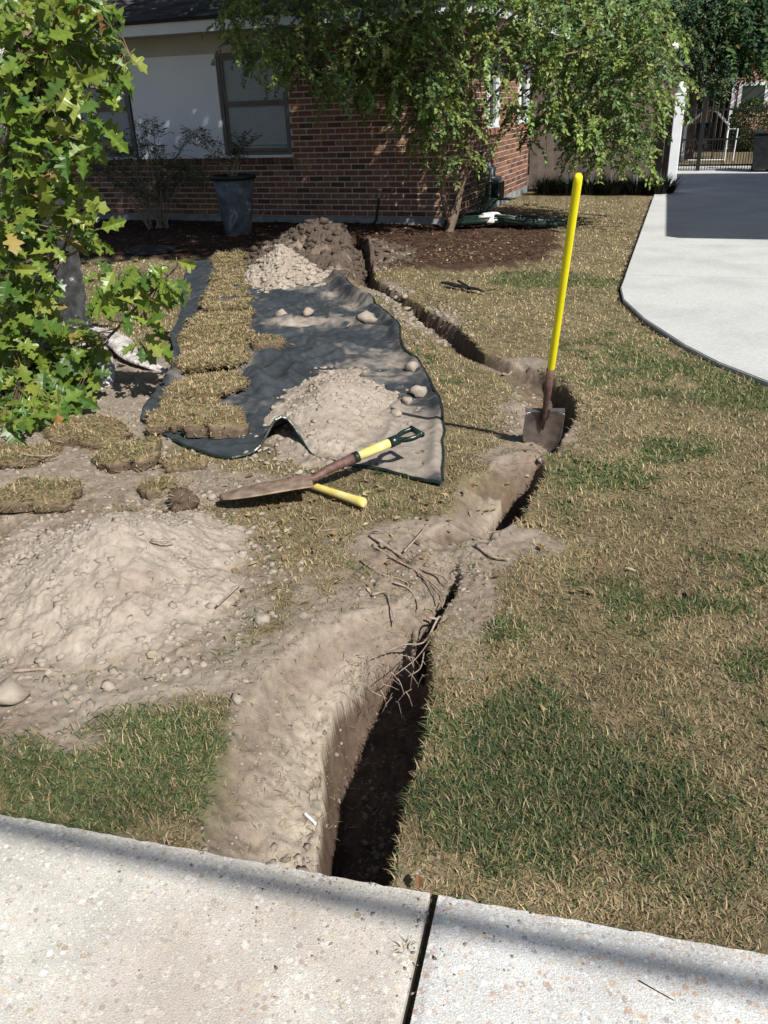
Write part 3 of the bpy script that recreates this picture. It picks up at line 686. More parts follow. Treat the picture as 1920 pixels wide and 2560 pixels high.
    # kerb of pale concrete under the fence end
gatepost()
def gate():
    a = at(1743, 428); b = Vector(a)
    g = empty('driveway_gate', tuple(a), 'black metal picket gate across the shaded end of driveway', 'gate')
    dr = FD; H = 1.2
    def pk(s, z0, z1, r, par, nm, spike=True):
        m = MB(); q = a+dr*s; m.cbox((q.x, q.y, (z0+z1)/2), dr*r, SD*r, (0, 0, z1-z0))
        if spike: m.add([q+dr*r*.7+Vector((0, 0, z1)), q+SD*r*.7+Vector((0, 0, z1)), q-dr*r*.7+Vector((0, 0, z1)), q-SD*r*.7+Vector((0, 0, z1)), q+Vector((0, 0, z1+.05))], [(0, 1, 4), (1, 2, 4), (2, 3, 4), (3, 0, 4), (0, 3, 2, 1)])
        m.build(nm, M['iron'], par)
    for s in (0, 1.38, 2.9): pk(s, -.02, 1.42, .085, g, 'post', False)
    for z, s0, s1 in ((.10, -.75, 2.9), (.60, -.75, 2.9), (1.16, -.75, 2.9)):
        m = MB(); q = a+dr*s0; m.box((q.x, q.y-.012, z), dr*(s1-s0), SD*.028, (0, 0, .035)); m.build('rail', M['iron'], g)
    s = -.70
    while s < 2.85:
        if min(abs(s-t) for t in (0, 1.38, 2.9)) > .06: pk(s, .03, 1.22, .016, g, 'picket')
        s += .105
    s = -.65
    while s < 2.85:
        if min(abs(s-t) for t in (0, 1.38, 2.9)) > .06: pk(s, .03, .60, .013, g, 'short_picket', False)
        s += .105
    # dark bin standing at gate right
    c = at(1905, 425); t = empty('wheeled_bin', tuple(c), 'black wheeled bin in shade at right end of black gate', 'bin')
    c = c-SD*.5
    m = MB(); V = []; 
    for z, w in ((.06, .21), (.72, .27)):
        for sx, sy in ((-1, -1), (1, -1), (1, 1), (-1, 1)): V.append(c+FD*sx*w+SD*sy*w+Vector((0, 0, z)))
    m.add(V, [(3, 2, 1, 0), (4, 5, 6, 7), (0, 1, 5, 4), (1, 2, 6, 5), (2, 3, 7, 6), (3, 0, 4, 7)]); m.build('body', M['black'], t, bevel=.01)
    m = MB(); m.box(c-FD*.29-SD*.30+Vector((0, 0, .722)), FD*.58, SD*.6, Vector((0, 0, .05))); m.build('lid', M['black'], t, bevel=.012)
    for sx in (-1, 1):
        m = MB(); q = c+FD*sx*.2+SD*.25+Vector((0, 0, .075)); m.tube([q-FD*.03, q+FD*.03], .075, 14); m.build('wheel', M['black'], t)
gate()
def far_yard():
    g = at(1800, 405)
    # arbor: white pipe frame
    c0 = at(1736, 409)+SD*1.0
    A = at(1702, 405)+SD*.3; ar = empty('pipe_arbor', tuple(A), 'small white pipe frame with peaked top on grass behind gate', 'frame')
    Wd = .98; up = .78; pk = 1.12
    for k in range(3):
        q = A+SD*(k*.55); m = MB()
        pts = [q, q+Vector((0, 0, up)), q+FD*.40+Vector((0, 0, pk)), q+FD*.62+Vector((0, 0, pk)), q+FD*Wd+Vector((0, 0, up)), q+FD*Wd]
        m.tube(pts, .024, 6); m.build('hoop', M['white'], ar)
    for p in (Vector((0, 0, up)), FD*.40+Vector((0, 0, pk)), FD*.62+Vector((0, 0, pk)), FD*Wd+Vector((0, 0, up)), Vector((0, 0, .03)), FD*Wd+Vector((0, 0, .03))):
        m = MB(); m.tube([A+p, A+p+SD*1.1], .014, 6); m.build('rail', M['white'], ar)
    m = MB(); m.tube([A+Vector((0, 0, .02)), A+FD*Wd+Vector((0, 0, .02))], .016, 6); m.tube([A+FD*Wd+Vector((0, 0, up*.9)), A+FD*(Wd+.22)+Vector((0, 0, up*.9))], .014, 6); m.tube([A+FD*(Wd+.22)+Vector((0, 0, up*.9)), A+FD*(Wd+.2)], .012, 6)
    m.build('cross_bar', M['white'], ar)
    # grill
    q = at(1752, 402)+SD*.9; gr = empty('barbecue_grill', tuple(q), 'black barbecue grill on legs inside the white pipe frame', 'grill')
    m = MB(); m.cbox(q+Vector((0, 0, .58)), FD*.44, SD*.34, (0, 0, .2)); m.build('firebox', M['black'], gr, bevel=.02)
    m = MB(); m.tube([q-FD*.22+Vector((0, 0, .68)), q+FD*.22+Vector((0, 0, .68))], .15, 12); m.build('hood', M['black'], gr, smooth=False)
    for sx in (-1, 1):
        for sy in (-1, 1): m = MB(); m.tube([q+FD*sx*.19+SD*sy*.13+Vector((0, 0, .5)), q+FD*sx*.24+SD*sy*.17], .013, 6); m.build('leg', M['iron'], gr)
    m = MB(); m.cbox(q+Vector((0, 0, .24)), FD*.42, SD*.30, (0, 0, .16)); m.build('lower_shelf', M['black'], gr)
    # pink house
    B = at(1811, 374); hs = empty('pink_house', tuple(B), 'pink clapboard house with white window beyond the gate and yard', 'house')
    dir_ = FD; nb = SD
    m = MB(); m.box(B+SD*.03, dir_*9, nb*6, (0, 0, 3.4)); m.build('wall', M['siding'], hs)
    z = .1; k = 0
    cb = None
    while z < 3.3:
        m = MB(); m.add([B+Vector((0, 0, z))+dir_*.1, B+Vector((0, 0, z))+dir_*9, B+Vector((0, 0, z+.2))+dir_*9+SD*.018, B+Vector((0, 0, z+.2))+dir_*.1+SD*.018,
                         B+SD*.029+Vector((0, 0, z))+dir_*.1, B+SD*.029+Vector((0, 0, z))+dir_*9, B+SD*.029+Vector((0, 0, z+.2))+dir_*9, B+SD*.029+Vector((0, 0, z+.2))+dir_*.1],
                        [(0, 1, 2, 3), (0, 4, 5, 1), (3, 2, 6, 7), (0, 3, 7, 4), (1, 5, 6, 2), (4, 7, 6, 5)]); m.build('siding_board', M['siding'], hs); z += .19
    m = MB(); m.box(B-SD*.012, dir_*.09, nb*.04, (0, 0, 3.35)); m.build('corner_board', M['white'], hs)
    # window from photo px
    def BW(px, py):
        r = ray(px, py); t = (B-SD*.0).dot(SD)/Vector((r.x, r.y, 0)).dot(SD); q = r*t; return (Vector((q.x, q.y, 0))-B).dot(FD), q.z+CH
    s0, z0 = BW(1840, 276); s1, z1 = BW(1925, 203)
    m = MB(); t = .09
    P = lambda s, z, o: B+FD*s-SD*o+Vector((0, 0, z))
    m.box(P(s0, z0, .03), FD*t, SD*.05, (0, 0, z1-z0)); m.box(P(s1-t, z0, .03), FD*t, SD*.05, (0, 0, z1-z0))
    m.box(P(s0+t, z0, .031), FD*(s1-s0-2*t), SD*.05, (0, 0, t)); m.box(P(s0+t, z1-t, .031), FD*(s1-s0-2*t), SD*.05, (0, 0, t))
    fr = m.build('window', M['white'], hs)
    m = MB(); m.box(P(s0+t, z0+t, .015), FD*(s1-s0-2*t), SD*.01, (0, 0, z1-z0-2*t)); m.build('pane', M['darkglass'], fr)
    # gable roof edge rising right
    sA, zA = BW(1800, 195); sB, zB = BW(1925, 128)
    sl = (zB-zA)/(sB-sA); e = 6.0
    m = MB(); th = .16
    V = [P(sA, zA, .35), P(sA+e, zA+sl*e, .35), P(sA+e, zA+sl*e+th, .35), P(sA, zA+th, .35)]; V += [v+SD*6.5 for v in V]
    m.add(V, [(0, 1, 2, 3), (7, 6, 5, 4), (0, 4, 5, 1), (1, 5, 6, 2), (2, 6, 7, 3), (3, 7, 4, 0)], (.16, .15, .16)); m.build('roof', M['shingle'], hs)
far_yard()
def back_fence():
    a = at(1811, 374)+SD*.4; f = empty('back_fence', tuple(a), 'dark board fence closing the yard behind the white pipe frame', 'fence')
    bs = []
    for c in ((.06, .045, .035), (.075, .058, .045), (.05, .038, .03)):
        m = MB(); m.box((0, 0, 0), (.142, 0, 0), (0, .02, 0), (0, 0, 1.75), c); bs.append(m.build('board', M['fence'], mesh_only=True))
    for i in range(60):
        q = a-FD*(.15*(i+1)); o = link('board', rnd.choice(bs), f); o.location = q; o.rotation_euler = (0, 0, -AZ)
    m = MB(); m.box(a-FD*9+SD*.024+Vector((0, 0, 1.3)), FD*9, SD*.04, (0, 0, .09), (.06, .045, .035)); m.build('rail', M['fence'], f)
back_fence()

# ------------------------------------------------------------------ plants
def leafmesh(P, Dn, Nn, L, Wd, col, fold=.25):
    """many small pointed leaves: P base, Dn direction, Nn normal (n,3); 4 tris each"""
    n = len(P); S = np.cross(Dn, Nn); S /= np.linalg.norm(S, axis=1)[:, None]+1e-9; U = np.cross(S, Dn)
    L = L[:, None]; Wd = Wd[:, None]
    a = P; b = P+Dn*L*.45+S*Wd*.5+U*Wd*fold; c = P+Dn*L*.45-S*Wd*.5+U*Wd*fold; d = P+Dn*L; 
    V = np.stack([a, b, d, c], 1).reshape(-1, 3); k = np.arange(n)[:, None]*4
    F = np.concatenate([k+np.array([[0, 1, 2]]), k+np.array([[0, 2, 3]])], 1).reshape(-1, 3)
    return V, F, np.repeat(col[:, None, :], 4, 1).reshape(-1, 3)
def unit(v): return v/(np.linalg.norm(v, axis=1)[:, None]+1e-9)
def sprays(anchors, length, nl, leafL, leafW, pal, droop=.9, spread=.6, col_jit=.25, outdir=None, seed=1):
    """arching twigs of paired leaves. anchors (n,3). returns V,F,C and twig polylines"""
    r = np.random.RandomState(seed); Ps = []; Ds = []; Ns = []; Cs = []; Ls = []; Ws = []; tw = []
    pal = np.array(pal)
    for i, a in enumerate(anchors):
        az = r.uniform(0, 6.283); d = np.array([cos(az), sin(az), r.uniform(-.2, .5)])*spread
        if outdir is not None: d = d+outdir[i]
        d /= np.linalg.norm(d); ln = length*r.uniform(.6, 1.3); steps = int(nl*ln/length); p = np.array(a, float); pts = [p.copy()]; tone = pal[r.randint(len(pal))]*r.uniform(.7, 1.25)
        st = ln/max(steps, 1)
        for k in range(steps):
            d = d+np.array([0, 0, -droop*st/length*1.6])+r.normal(0, .07, 3); d /= np.linalg.norm(d); p = p+d*st; pts.append(p.copy())
            sd = np.cross(d, [0, 0, 1.0]); sd = sd/(np.linalg.norm(sd)+1e-6) if np.linalg.norm(sd) > .1 else np.array([cos(az+1.5), sin(az+1.5), 0])
            for s in (-1, 1):
                if r.rand() < .12: continue
                ld = d*.55+sd*s*.8+r.normal(0, .28, 3)+np.array([0, 0, -.25]); ld /= np.linalg.norm(ld)
                nn = np.array([.25, -.6, .8])+r.normal(0, .5, 3)
                Ps.append(p+r.normal(0, .004, 3)); Ds.append(ld); Ns.append(nn); Cs.append(tone*(1+r.uniform(-col_jit, col_jit)) if r.rand() > .03 else np.array([.24, .17, .06])*r.uniform(.6, 1.2))
                Ls.append(leafL*r.uniform(.65, 1.2)); Ws.append(leafW*r.uniform(.7, 1.2))
        tw.append(pts)
    V, F, C = leafmesh(np.array(Ps), np.array(Ds), np.array(Ns), np.array(Ls), np.array(Ws), np.clip(np.array(Cs), .005, .9))
    return V, F, C, tw
def twigs(tw, rad, every=1, c=(1, 1, 1)):
    m = MB()
    for t in tw[::every]:
        pp = t[::3] if len(t) > 5 else t
        if len(pp) > 1: m.tube(pp, [rad*(1-.6*i/(len(pp)-1)) for i in range(len(pp))], 3, cap=False, c=c)
    return m
def polysamp(P, n, r):
    P = [(x*D, y*D) for x, y in P]; xs = [p[0] for p in P]; ys = [p[1] for p in P]; out = []
    while len(out) < n:
        x = r.uniform(min(xs), max(xs)); y = r.uniform(min(ys), max(ys))
        if inpoly(np.array([x]), np.array([y]), P)[0]: out.append((x, y))
    return out
def myrtle():
    b = at(1118, 582); t = empty('crepe_myrtle', tuple(b), 'multi-stemmed small tree with drooping leafy crown at the house corner', 'tree')
    Y = b.y
    def Q(px, py, dy=0): return aty(px, py, Y+dy)
    stems = [
     ([Q(1118, 590), Q(1135, 540), Q(1150, 470, .05), Q(1165, 400, .1), Q(1172, 320, .1), Q(1180, 230, .1), Q(1172, 150, .1), Q(1150, 60, 0), Q(1160, -60, -.1)], [.062, .055, .048, .042, .036, .032, .028, .022, .012], 'trunk'),
     ([Q(1128, 560), Q(1110, 500), Q(1108, 440, -.05), Q(1110, 340, -.1), Q(1100, 250, -.2), Q(1085, 150, -.3), Q(1040, 60, -.5), Q(980, -30, -.6)], [.045, .038, .034, .03, .028, .024, .018, .01], 'trunk'),
     ([Q(1160, 420, .08), Q(1150, 350, .05), Q(1148, 290), Q(1160, 220), Q(1190, 140, -.1), Q(1260, 60, -.3), Q(1330, 0, -.4)], [.035, .032, .03, .026, .022, .018, .01], 'limb'),
     ([Q(1172, 350, .1), Q(1200, 290, 0), Q(1240, 230, -.1), Q(1310, 180, -.3), Q(1400, 140, -.5), Q(1500, 120, -.5)], [.024, .02, .018, .015, .012, .006], 'limb'),
     ([Q(1085, 150, -.3), Q(1000, 110, -.5), Q(900, 80, -.6), Q(780, 70, -.7), Q(650, 60, -.7)], [.022, .02, .015, .011, .006], 'limb'),
     ([Q(1120, 560), Q(1150, 480, -.1), Q(1175, 430, -.15), Q(1215, 380, -.2)], [.022, .016, .012, .006], 'limb'),
     ([Q(1180, 180), Q(1280, 110, .2), Q(1400, 60, .3), Q(1560, 40, .2)], [.022, .017, .012, .006], 'limb')]
    for pts, rad, nm in stems:
        c = crv(pts, 4); n = len(c); rr = [np.interp(i/(n-1)*(len(rad)-1), range(len(rad)), rad)*(1+.1*rnd.uniform(-1, 1)) for i in range(n)]
        m = MB(); m.tube(c, rr, 9); m.build(nm, M['mbark'], t, smooth=True)
    r = np.random.RandomState(5); A = []
    regs = [([(470, -60), (1000, -60), (1000, 90), (760, 130), (560, 150), (480, 110)], 360, -1.2, .3),
            ([(760, 60), (960, 40), (980, 190), (930, 230), (860, 220), (790, 170), (700, 120)], 200, -1.0, .1),
            ([(960, -60), (1450, -60), (1440, 110), (1370, 170), (1180, 170), (1040, 120)], 420, -1.0, .9),
            ([(1130, 120), (1440, 80), (1450, 200), (1400, 270), (1300, 300), (1180, 300), (1140, 220)], 330, -.8, .9),
            ([(1180, 260), (1360, 250), (1370, 300), (1330, 330), (1250, 330)], 45, -.8, .4),
            ([(560, 130), (740, 120), (790, 200), (700, 190), (600, 160)], 50, -1.0, 0), ([(1150, 250), (1400, 240), (1420, 370), (1350, 395), (1230, 330)], 90, -.8, .5), ([(700, 150), (1000, 170), (1010, 290), (880, 260), (740, 230)], 70, -.9, 0), ([(890, 280), (1015, 300), (1000, 400), (930, 360)], 20, -.6, 0), ([(1090, 250), (1140, 240), (1150, 330), (1100, 330)], 12, -.4, .1),
            ([(880, 200), (980, 180), (1000, 290), (930, 300)], 30, -.9, 0), ([(1000, 100), (1120, 100), (1100, 250), (1020, 250)], 26, -.8, -.2)]
    for P, n, d0, d1 in regs:
        for px, py in polysamp(P, n, r): A.append(aty(px, py-25, Y+r.uniform(d0, d1)))
    V, F, C, tw = sprays([tuple(a) for a in A], .42, 14, .064, .038, [(.15, .24, .06), (.185, .27, .06), (.10, .18, .05), (.21, .26, .07), (.13, .21, .075)], droop=1.0, seed=11)
    o = mk('foliage', V, F, M['leaf'], t, col=C); o['kind'] = 'stuff'
    o = twigs(tw, .004).build('twigs', M['mbark'], t); o['kind'] = 'stuff'
myrtle()
def bgtree(name, base, label, cat, group, regs, ylen, leaf, pal, seed, trunk, drp=1.2, m_='needle'):
    t = empty(name, tuple(base), label, cat, group); r = np.random.RandomState(seed); A = []
    for P, n, y0, y1 in regs:
        for px, py in polysamp(P, n, r): A.append(aty(px, py, r.uniform(y0, y1)))
    m = MB(); m.tube(crv(trunk, 4), [trunkr for trunkr in np.linspace(.14, .03, (len(trunk)-1)*4+1)], 8); m.build('trunk', M['mbark'], t, smooth=True)
    # limbs to some anchors
    m = MB(); T = crv(trunk, 4)
    for a in A[::14]:
        q = min(T, key=lambda v: abs(v.z-(a.z-.5))); m.tube([q, q.lerp(a, .5)+Vector((0, 0, .15)), a], [.03, .018, .006], 4)
    o = m.build('branches', M['mbark'], t); o['kind'] = 'stuff'
    V, F, C, tw = sprays([tuple(a) for a in A], ylen, 16, leaf[0], leaf[1], pal, droop=drp, spread=.7, seed=seed, col_jit=.4)
    o = mk('foliage', V, F, M[m_], t, col=C); o['kind'] = 'stuff'
dkp = [(.05, .10, .05), (.07, .12, .05), (.035, .075, .045), (.085, .12, .05)]
b1 = at(1755, 412)-SD*1.2+FD*.1
bgtree('weeping_tree', at(1700, 418)+SD*3.0, 'dark green weeping tree hanging over the white post and gate', 'tree', None,
  [([(1440, -40), (1560, -40), (1575, 60), (1570, 150), (1550, 195), (1500, 190), (1470, 150), (1440, 90)], 360, 21.0, 22.6)], .7, (.11, .035), dkp, 21, [at(1700, 418)+SD*3.0, at(1700, 418)+SD*3.0+Vector((0, 0, 1.2)), at(1700, 418)+SD*2.9+Vector((-.1, 0, 2.6)), at(1700, 418)+SD*2.8+Vector((0, 0, 4.2))])
bgtree('shade_tree', at(1880, 372)+SD*5+FD*3, 'broad dark tree rising above the pink house roof', 'tree', None,
  [([(1540, -60), (1680, -60), (1680, 110), (1600, 130), (1550, 100)], 420, 21, 24)], .9, (.15, .07), [(.04, .085, .03), (.06, .11, .035), (.03, .065, .03)], 22, [at(1880, 372)+SD*5+FD*3+Vector((0, 0, z)) for z in (0, 1.5, 3, 5)])
bgtree('backyard_tree', at(1500, 372)+SD*6, 'dark leafy tree filling gap behind wooden fence and shed', 'tree', None,
  [([(1140, -60), (1480, -60), (1480, 140), (1420, 190), (1280, 200), (1150, 160)], 420, 22, 25)], 1.0, (.17, .08), [(.035, .075, .03), (.05, .10, .035), (.026, .06, .03)], 23, [at(1500, 372)+SD*6+Vector((0, 0, z)) for z in (0, 1.5, 3, 5)])
def bushes():
    # rounded shrub by pink house
    c = at(1868, 374)-SD*.5; t = empty('rounded_shrub', tuple(c), 'dense dark green shrub under the pink house window', 'shrub'); r = np.random.RandomState(3)
    n = 5200; u = unit(r.normal(0, 1, (n, 3))); rad = (.55+.45*r.rand(n)**.4)*(1+.12*vn(u[:, 0]*3, u[:, 1]*3, u[:, 2]*3, 8)); P = u*rad[:, None]*np.array([.62, .5, .66])+np.array([c.x, c.y, .62])
    P[:, 2] = np.maximum(P[:, 2], .05)
    V, F, C = leafmesh(P, unit(u+r.normal(0, .6, (n, 3))), u+r.normal(0, .5, (n, 3)), r.uniform(.05, .08, n), r.uniform(.03, .045, n), np.array([.05, .085, .02])*r.uniform(.6, 1.5, (n, 1)))
    o = mk('foliage', V, F, M['leaf'], t, col=C); o['kind'] = 'stuff'
    m = MB()
    for k in range(5): m.tube([c+Vector((.1*cos(k*1.3), .1*sin(k*1.3), 0)), c+Vector((.35*cos(k*1.3), .3*sin(k*1.3), .8))], [.02, .006], 5)
    m.build('stems', M['mbark'], t)
    # low plants; near-black leaf colour stands in for shade along the fence foot
    for k in range(6):
        q = SP(4.5, 0)+FD*(.45+k*.38)-SD*(.30+.06*(k % 2)); t = empty('border_plant', tuple(q), ['dark strappy plant at the fence foot nearest the house', 'second dark strappy plant from the house along the fence', 'third dark strappy plant from the house along the fence', 'fourth dark strappy plant from the house along fence', 'fifth dark strappy plant from the house along fence', 'dark strappy plant at fence foot nearest white post'][k], 'plant', 'dark plants along the foot of the fence')
        n = 420; az = r.uniform(0, 6.283, n); P = np.stack([q.x+.24*np.cos(az)*r.rand(n), q.y+.12*np.sin(az)*r.rand(n), np.zeros(n)], 1)
        V, F, C = blades(P, r.uniform(.22, .42, n), r.uniform(.012, .022, n), r.uniform(.1, .8, n), az, np.array([.012, .02, .012])*r.uniform(.5, 1.5, (n, 1)))
        o = mk('leaves', V, F, M['leaf'], t, col=C); o['kind'] = 'stuff'
    # loose shrub at left, before the brick wall
    c = at(400, 572); t = empty('wispy_shrub', tuple(c), 'tall loose shrub with fine pale leaves below left window', 'shrub'); A = []; od = []
    stem = MB(); 
    for k in range(26):
        az = r.uniform(0, 6.283); top = Vector((c.x+r.uniform(-.95, .6), c.y+r.uniform(-.35, .35), r.uniform(.7, 1.45)))
        if top.x > c.x+.3: top.z *= .85
        mid = Vector((c.x, c.y, 0)).lerp(top, .5)+Vector((r.uniform(-.1, .1), 0, .18)); base = Vector((c.x+r.uniform(-.15, .15), c.y+r.uniform(-.1, .1), 0)); end = top+Vector((r.uniform(-.1, .35), r.uniform(-.2, .2), -.12))
        cc = crv([base, mid, top, end], 5); stem.tube(cc, list(np.linspace(.009, .002, len(cc))), 4, cap=False)
        for p in cc[3:]:
            for _ in range(2): A.append(tuple(p)); od.append(np.array([r.uniform(-.4, .4), r.uniform(-.4, .4), .5]))
    V, F, C, tw = sprays(A, .20, 9, .034, .016, [(.10, .13, .08), (.14, .17, .12), (.07, .10, .06), (.10, .10, .05)], droop=.5, outdir=od, seed=31)
    o = mk('foliage', V, F, M['leaf'], t, col=C); o['kind'] = 'stuff'; stem.build('stems', M['twig'], t)
bushes()
def planter():
    b = at(597, 588); p = empty('tall_planter', tuple(b), 'tall tapered blue-grey tub planter against the brick wall', 'planter')
    H_ = .74; m = MB(); n = 28; pr = [(.155, 0), (.165, .01), (.20, .25), (.232, .5), (.262, .70)]
    m.lathe(b+Vector((0, 0, -.01)), pr, n); m.build('tub', M['pot'], p, smooth=True)
    m = MB(); V = []; prof = [(.262, .685), (.296, .70), (.300, .735), (.292, .745), (.262, .742), (.255, .70)]
    for r_, z in prof: V += [b+Vector((r_*cos(2*pi*k/n), r_*sin(2*pi*k/n), z)) for k in range(n)]
    m.add(V, [(i*n+k, i*n+(k+1) % n, ((i+1) % 6)*n+(k+1) % n, ((i+1) % 6)*n+k) for i in range(6) for k in range(n)]); m.build('rim', M['black'], p, smooth=True)
    m = MB(); m.lathe(b+Vector((0, 0, .66)), [(.25, 0), (.255, .03), (.1, .045), (.001, .05)], 20, (.05, .035, .025)); m.build('soil', M['mulch'], p)
    r = np.random.RandomState(44); t = empty('potted_shrub', (b.x, b.y, .70), 'sparse small-leaved shrub growing in tall blue-grey planter', 'plant'); st = MB(); A = []; od = []
    for k in range(11):
        e = Vector((b.x+r.uniform(-.38, .34), b.y+r.uniform(-.2, .2), .70+r.uniform(.18, .50))); s = Vector((b.x+r.uniform(-.06, .06), b.y+r.uniform(-.06, .06), .69))
        cc = crv([s, s.lerp(e, .5)+Vector((0, 0, .08)), e], 5); st.tube(cc, list(np.linspace(.006, .002, len(cc))), 4, cap=False)
        for q in cc[3:]: A.append(tuple(q)); od.append(np.array([r.uniform(-.4, .4), 0, .9]))
    V, F, C, tw = sprays(A, .13, 6, .04, .02, [(.05, .08, .04), (.08, .10, .05), (.10, .10, .05)], droop=.3, outdir=od, seed=33)
    o = mk('foliage', V, F, M['leaf'], t, col=C); o['kind'] = 'stuff'; st.build('stems', M['twig'], t)
planter()

# ------------------------------------------------------------------ carport roof off to the right, overhead cable
def carport():
    h = 2.5; k = h/tan(ELEV); c = at(1693, 598)+Vector((SUN.x*k, SUN.y*k, 0)); t = empty('carport', tuple(c), 'flat carport roof shading the far end of driveway', 'carport')
    e = at(1686, 480)-at(1693, 598); e.normalize(); m = MB(); m.box(c+Vector((0, 0, h)), FD*5.2, e*9.0, (0, 0, .18)); m.build('roof', M['white'], t)
    for a, b in ((.5, 1.6), (.9, 7.6), (4.9, 1.6), (4.9, 7.6)):
        q = c+FD*a+SD*b; m = MB(); m.cbox(q+Vector((0, 0, h/2)), FD*.1, SD*.1, (0, 0, h)); m.build('post', M['white'], t)
carport()
def cable():
    h = 4.2; k = h/tan(ELEV); a = at(150, 2098); b = at(1900, 2468); d = (b-a).normalized(); o = Vector((SUN.x*k, SUN.y*k, h)); m = MB()
    c = a.lerp(b, .5)+o; m.tube([c+d*s+Vector((0, 0, .0012*s*s)) for s in (-14, -10, -6, -3, 0, 3, 6, 10, 14)], .020, 8)
    tag(m.build('overhead_cable', M['black']), 'black overhead cable casting soft shadow line across sidewalk', 'cable')
cable()

# ------------------------------------------------------------------ soil heaps and clods
SANDC = np.array([.375, .325, .272])
def zg(x, y): return float(hgt(np.array([x]), np.array([y]))[0])
def clod_mesh(seed, sub=2, amp=.45, flat=.62):
    bm = bmesh.new(); bmesh.ops.create_icosphere(bm, subdivisions=sub, radius=1); P = np.array([v.co[:] for v in bm.verts]); 
    n = vn(P[:, 0]*1.6+seed*7, P[:, 1]*1.6, P[:, 2]*1.6, seed)*amp+vn(P[:, 0]*4+seed, P[:, 1]*4, P[:, 2]*4, seed+1)*amp*.45
    P = P*(1+n)[:, None]*np.array([1, .9, flat]); F = np.array([[v.index for v in f.verts] for f in bm.faces]); bm.free(); return P, F
CL = [clod_mesh(i, 2) for i in range(6)]; CS = [clod_mesh(i+20, 1, .75, .6) for i in range(10)]
def clods_joined(name, pts, label, mat_='sand', cat='clods', parent=None, var=CS):
    """pts: (x,y,z,size,color)"""
    Vs, Fs, Cs = [], [], []; n = 0
    for x, y, z, s, c in pts:
        P, F = var[rnd.randrange(len(var))]; a = rnd.uniform(0, 6.28); ca, sa = cos(a), sin(a); e = rnd.uniform(.7, 1.35)
        Q = np.stack([(P[:, 0]*e*ca-P[:, 1]*sa), (P[:, 0]*e*sa+P[:, 1]*ca), P[:, 2]], 1)*s+np.array([x, y, z+s*.05]); Vs.append(Q); Fs.append(F+n); n += len(P); Cs.append(np.tile(c, (len(P), 1)))
    o = mk(name, np.concatenate(Vs), np.concatenate(Fs), M[mat_], parent, col=np.concatenate(Cs))
    if parent is None: tag(o, label, cat)
    o['kind'] = 'stuff'; return o
HEAPS = []
def heap_h(x, y, c, rx, ry, H_, seed, rot=0, lump=1.0, sharp=1.4):
    dx, dy = x-c.x, y-c.y; ca, sa = cos(rot), sin(rot); u = (dx*ca+dy*sa)/rx; v = (-dx*sa+dy*ca)/ry
    q = np.hypot(u, v)*(1+.30*fbm(x*3.3, y*3.3, seed*1.7, seed, 3)+.12*fbm(x*12, y*12, 0, seed+3, 3))
    q = np.sqrt(q*q+.02)-.01*(q < 2); base = np.clip(1-q**sharp, -1, 1); cone = np.where(base > 0, base*(.55+.45*base), base*.6)
    l1 = 1-np.abs(fbm(x*9, y*9, 0, seed+5, 3)); l2 = fbm(x*26, y*26, 0, seed+9, 4); l3 = fbm(x*70, y*70, 0, seed+13, 3)
    m = np.clip(base*4, 0, 1); lump = lump*(.22+1.25*sst(-.15, .45, fbm(x*4.5, y*4.5, 0, seed+21, 3))) if seed in (301, 311) else lump
    return H_*cone + m*lump*(.016*(l1-.75)+.018*l2+.011*l3+.016*np.clip(fbm(x*34, y*34, 0, seed+15, 3)-.12, 0, 1)+.010*np.clip(vn(x*85, y*85, 0, seed+17)-.1, 0, 1)+.004*vn(x*170, y*170, 0, seed+19)) - .012*(1-m)
def heap(name, c, rx, ry, H_, seed, label, col=SANDC, rot=0, lump=1.0, z0=0.0, ncl=200, cls=(.006, .028), zf=None, sharp=1.4, dark=.25):
    N = 400 if seed == 301 else (300 if seed == 311 else 170); g = np.linspace(-1.35, 1.35, N); X, Y_ = np.meshgrid(c.x+g*rx*1.05, c.y+g*ry*1.05); x = X.ravel(); y = Y_.ravel()
    hh = heap_h(x, y, c, rx, ry, H_, seed, rot, lump, sharp); z = (hgt(x, y) if zf is None else zf(x, y))+hh+z0
    i = np.arange(N-1)[:, None]*N+np.arange(N-1)[None, :]; F = np.stack([i, i+1, i+N+1, i+N], -1).reshape(-1, 4)
    keep = (hh[F].max(1) > -.008); F = F[keep]
    f1 = fbm(x*20, y*20, 0, seed+31, 4)[:, None]; f2 = fbm(x*5, y*5, 0, seed+33, 3)
    C = col*(1+.10*f1); C = mixc(C, np.array([.27, .21, .165])*(1+.2*f1), sst(.05, .6, f2)*dark*2)
    C = mixc(C, np.array([.30, .25, .20])*(1+.25*f1), (1-sst(0, .035, hh+.02*f1[:, 0]))*.8)
    t = empty(name, (c.x, c.y, 0), label, 'dirt pile'); mk('mound', np.stack([x, y, z], 1), F, M['sand'], t, smooth=True, col=np.clip(C, 0, 1))
    rq = np.random.RandomState(seed); a = rq.uniform(0, 6.28, ncl); q = rq.uniform(0, 1, ncl)**.6*1.25; qx, qy = c.x+np.cos(a)*q*rx, c.y+np.sin(a)*q*ry
    hx = heap_h(qx, qy, c, rx, ry, H_, seed, rot, lump, sharp); zz = (hgt(qx, qy) if zf is None else zf(qx, qy))+z0+np.maximum(hx, 0)-.002
    sz = cls[0]+(cls[1]-cls[0])*rq.rand(ncl)**(4 if ncl > 2000 else 2.5); pts = [(qx[i], qy[i], zz[i], sz[i], col*rq.uniform(.86, 1.06)) for i in range(ncl)]
    clods_joined('clod', pts, None, parent=t)
    HEAPS.append((c, rx, ry, H_, seed, rot, lump, sharp)); return t
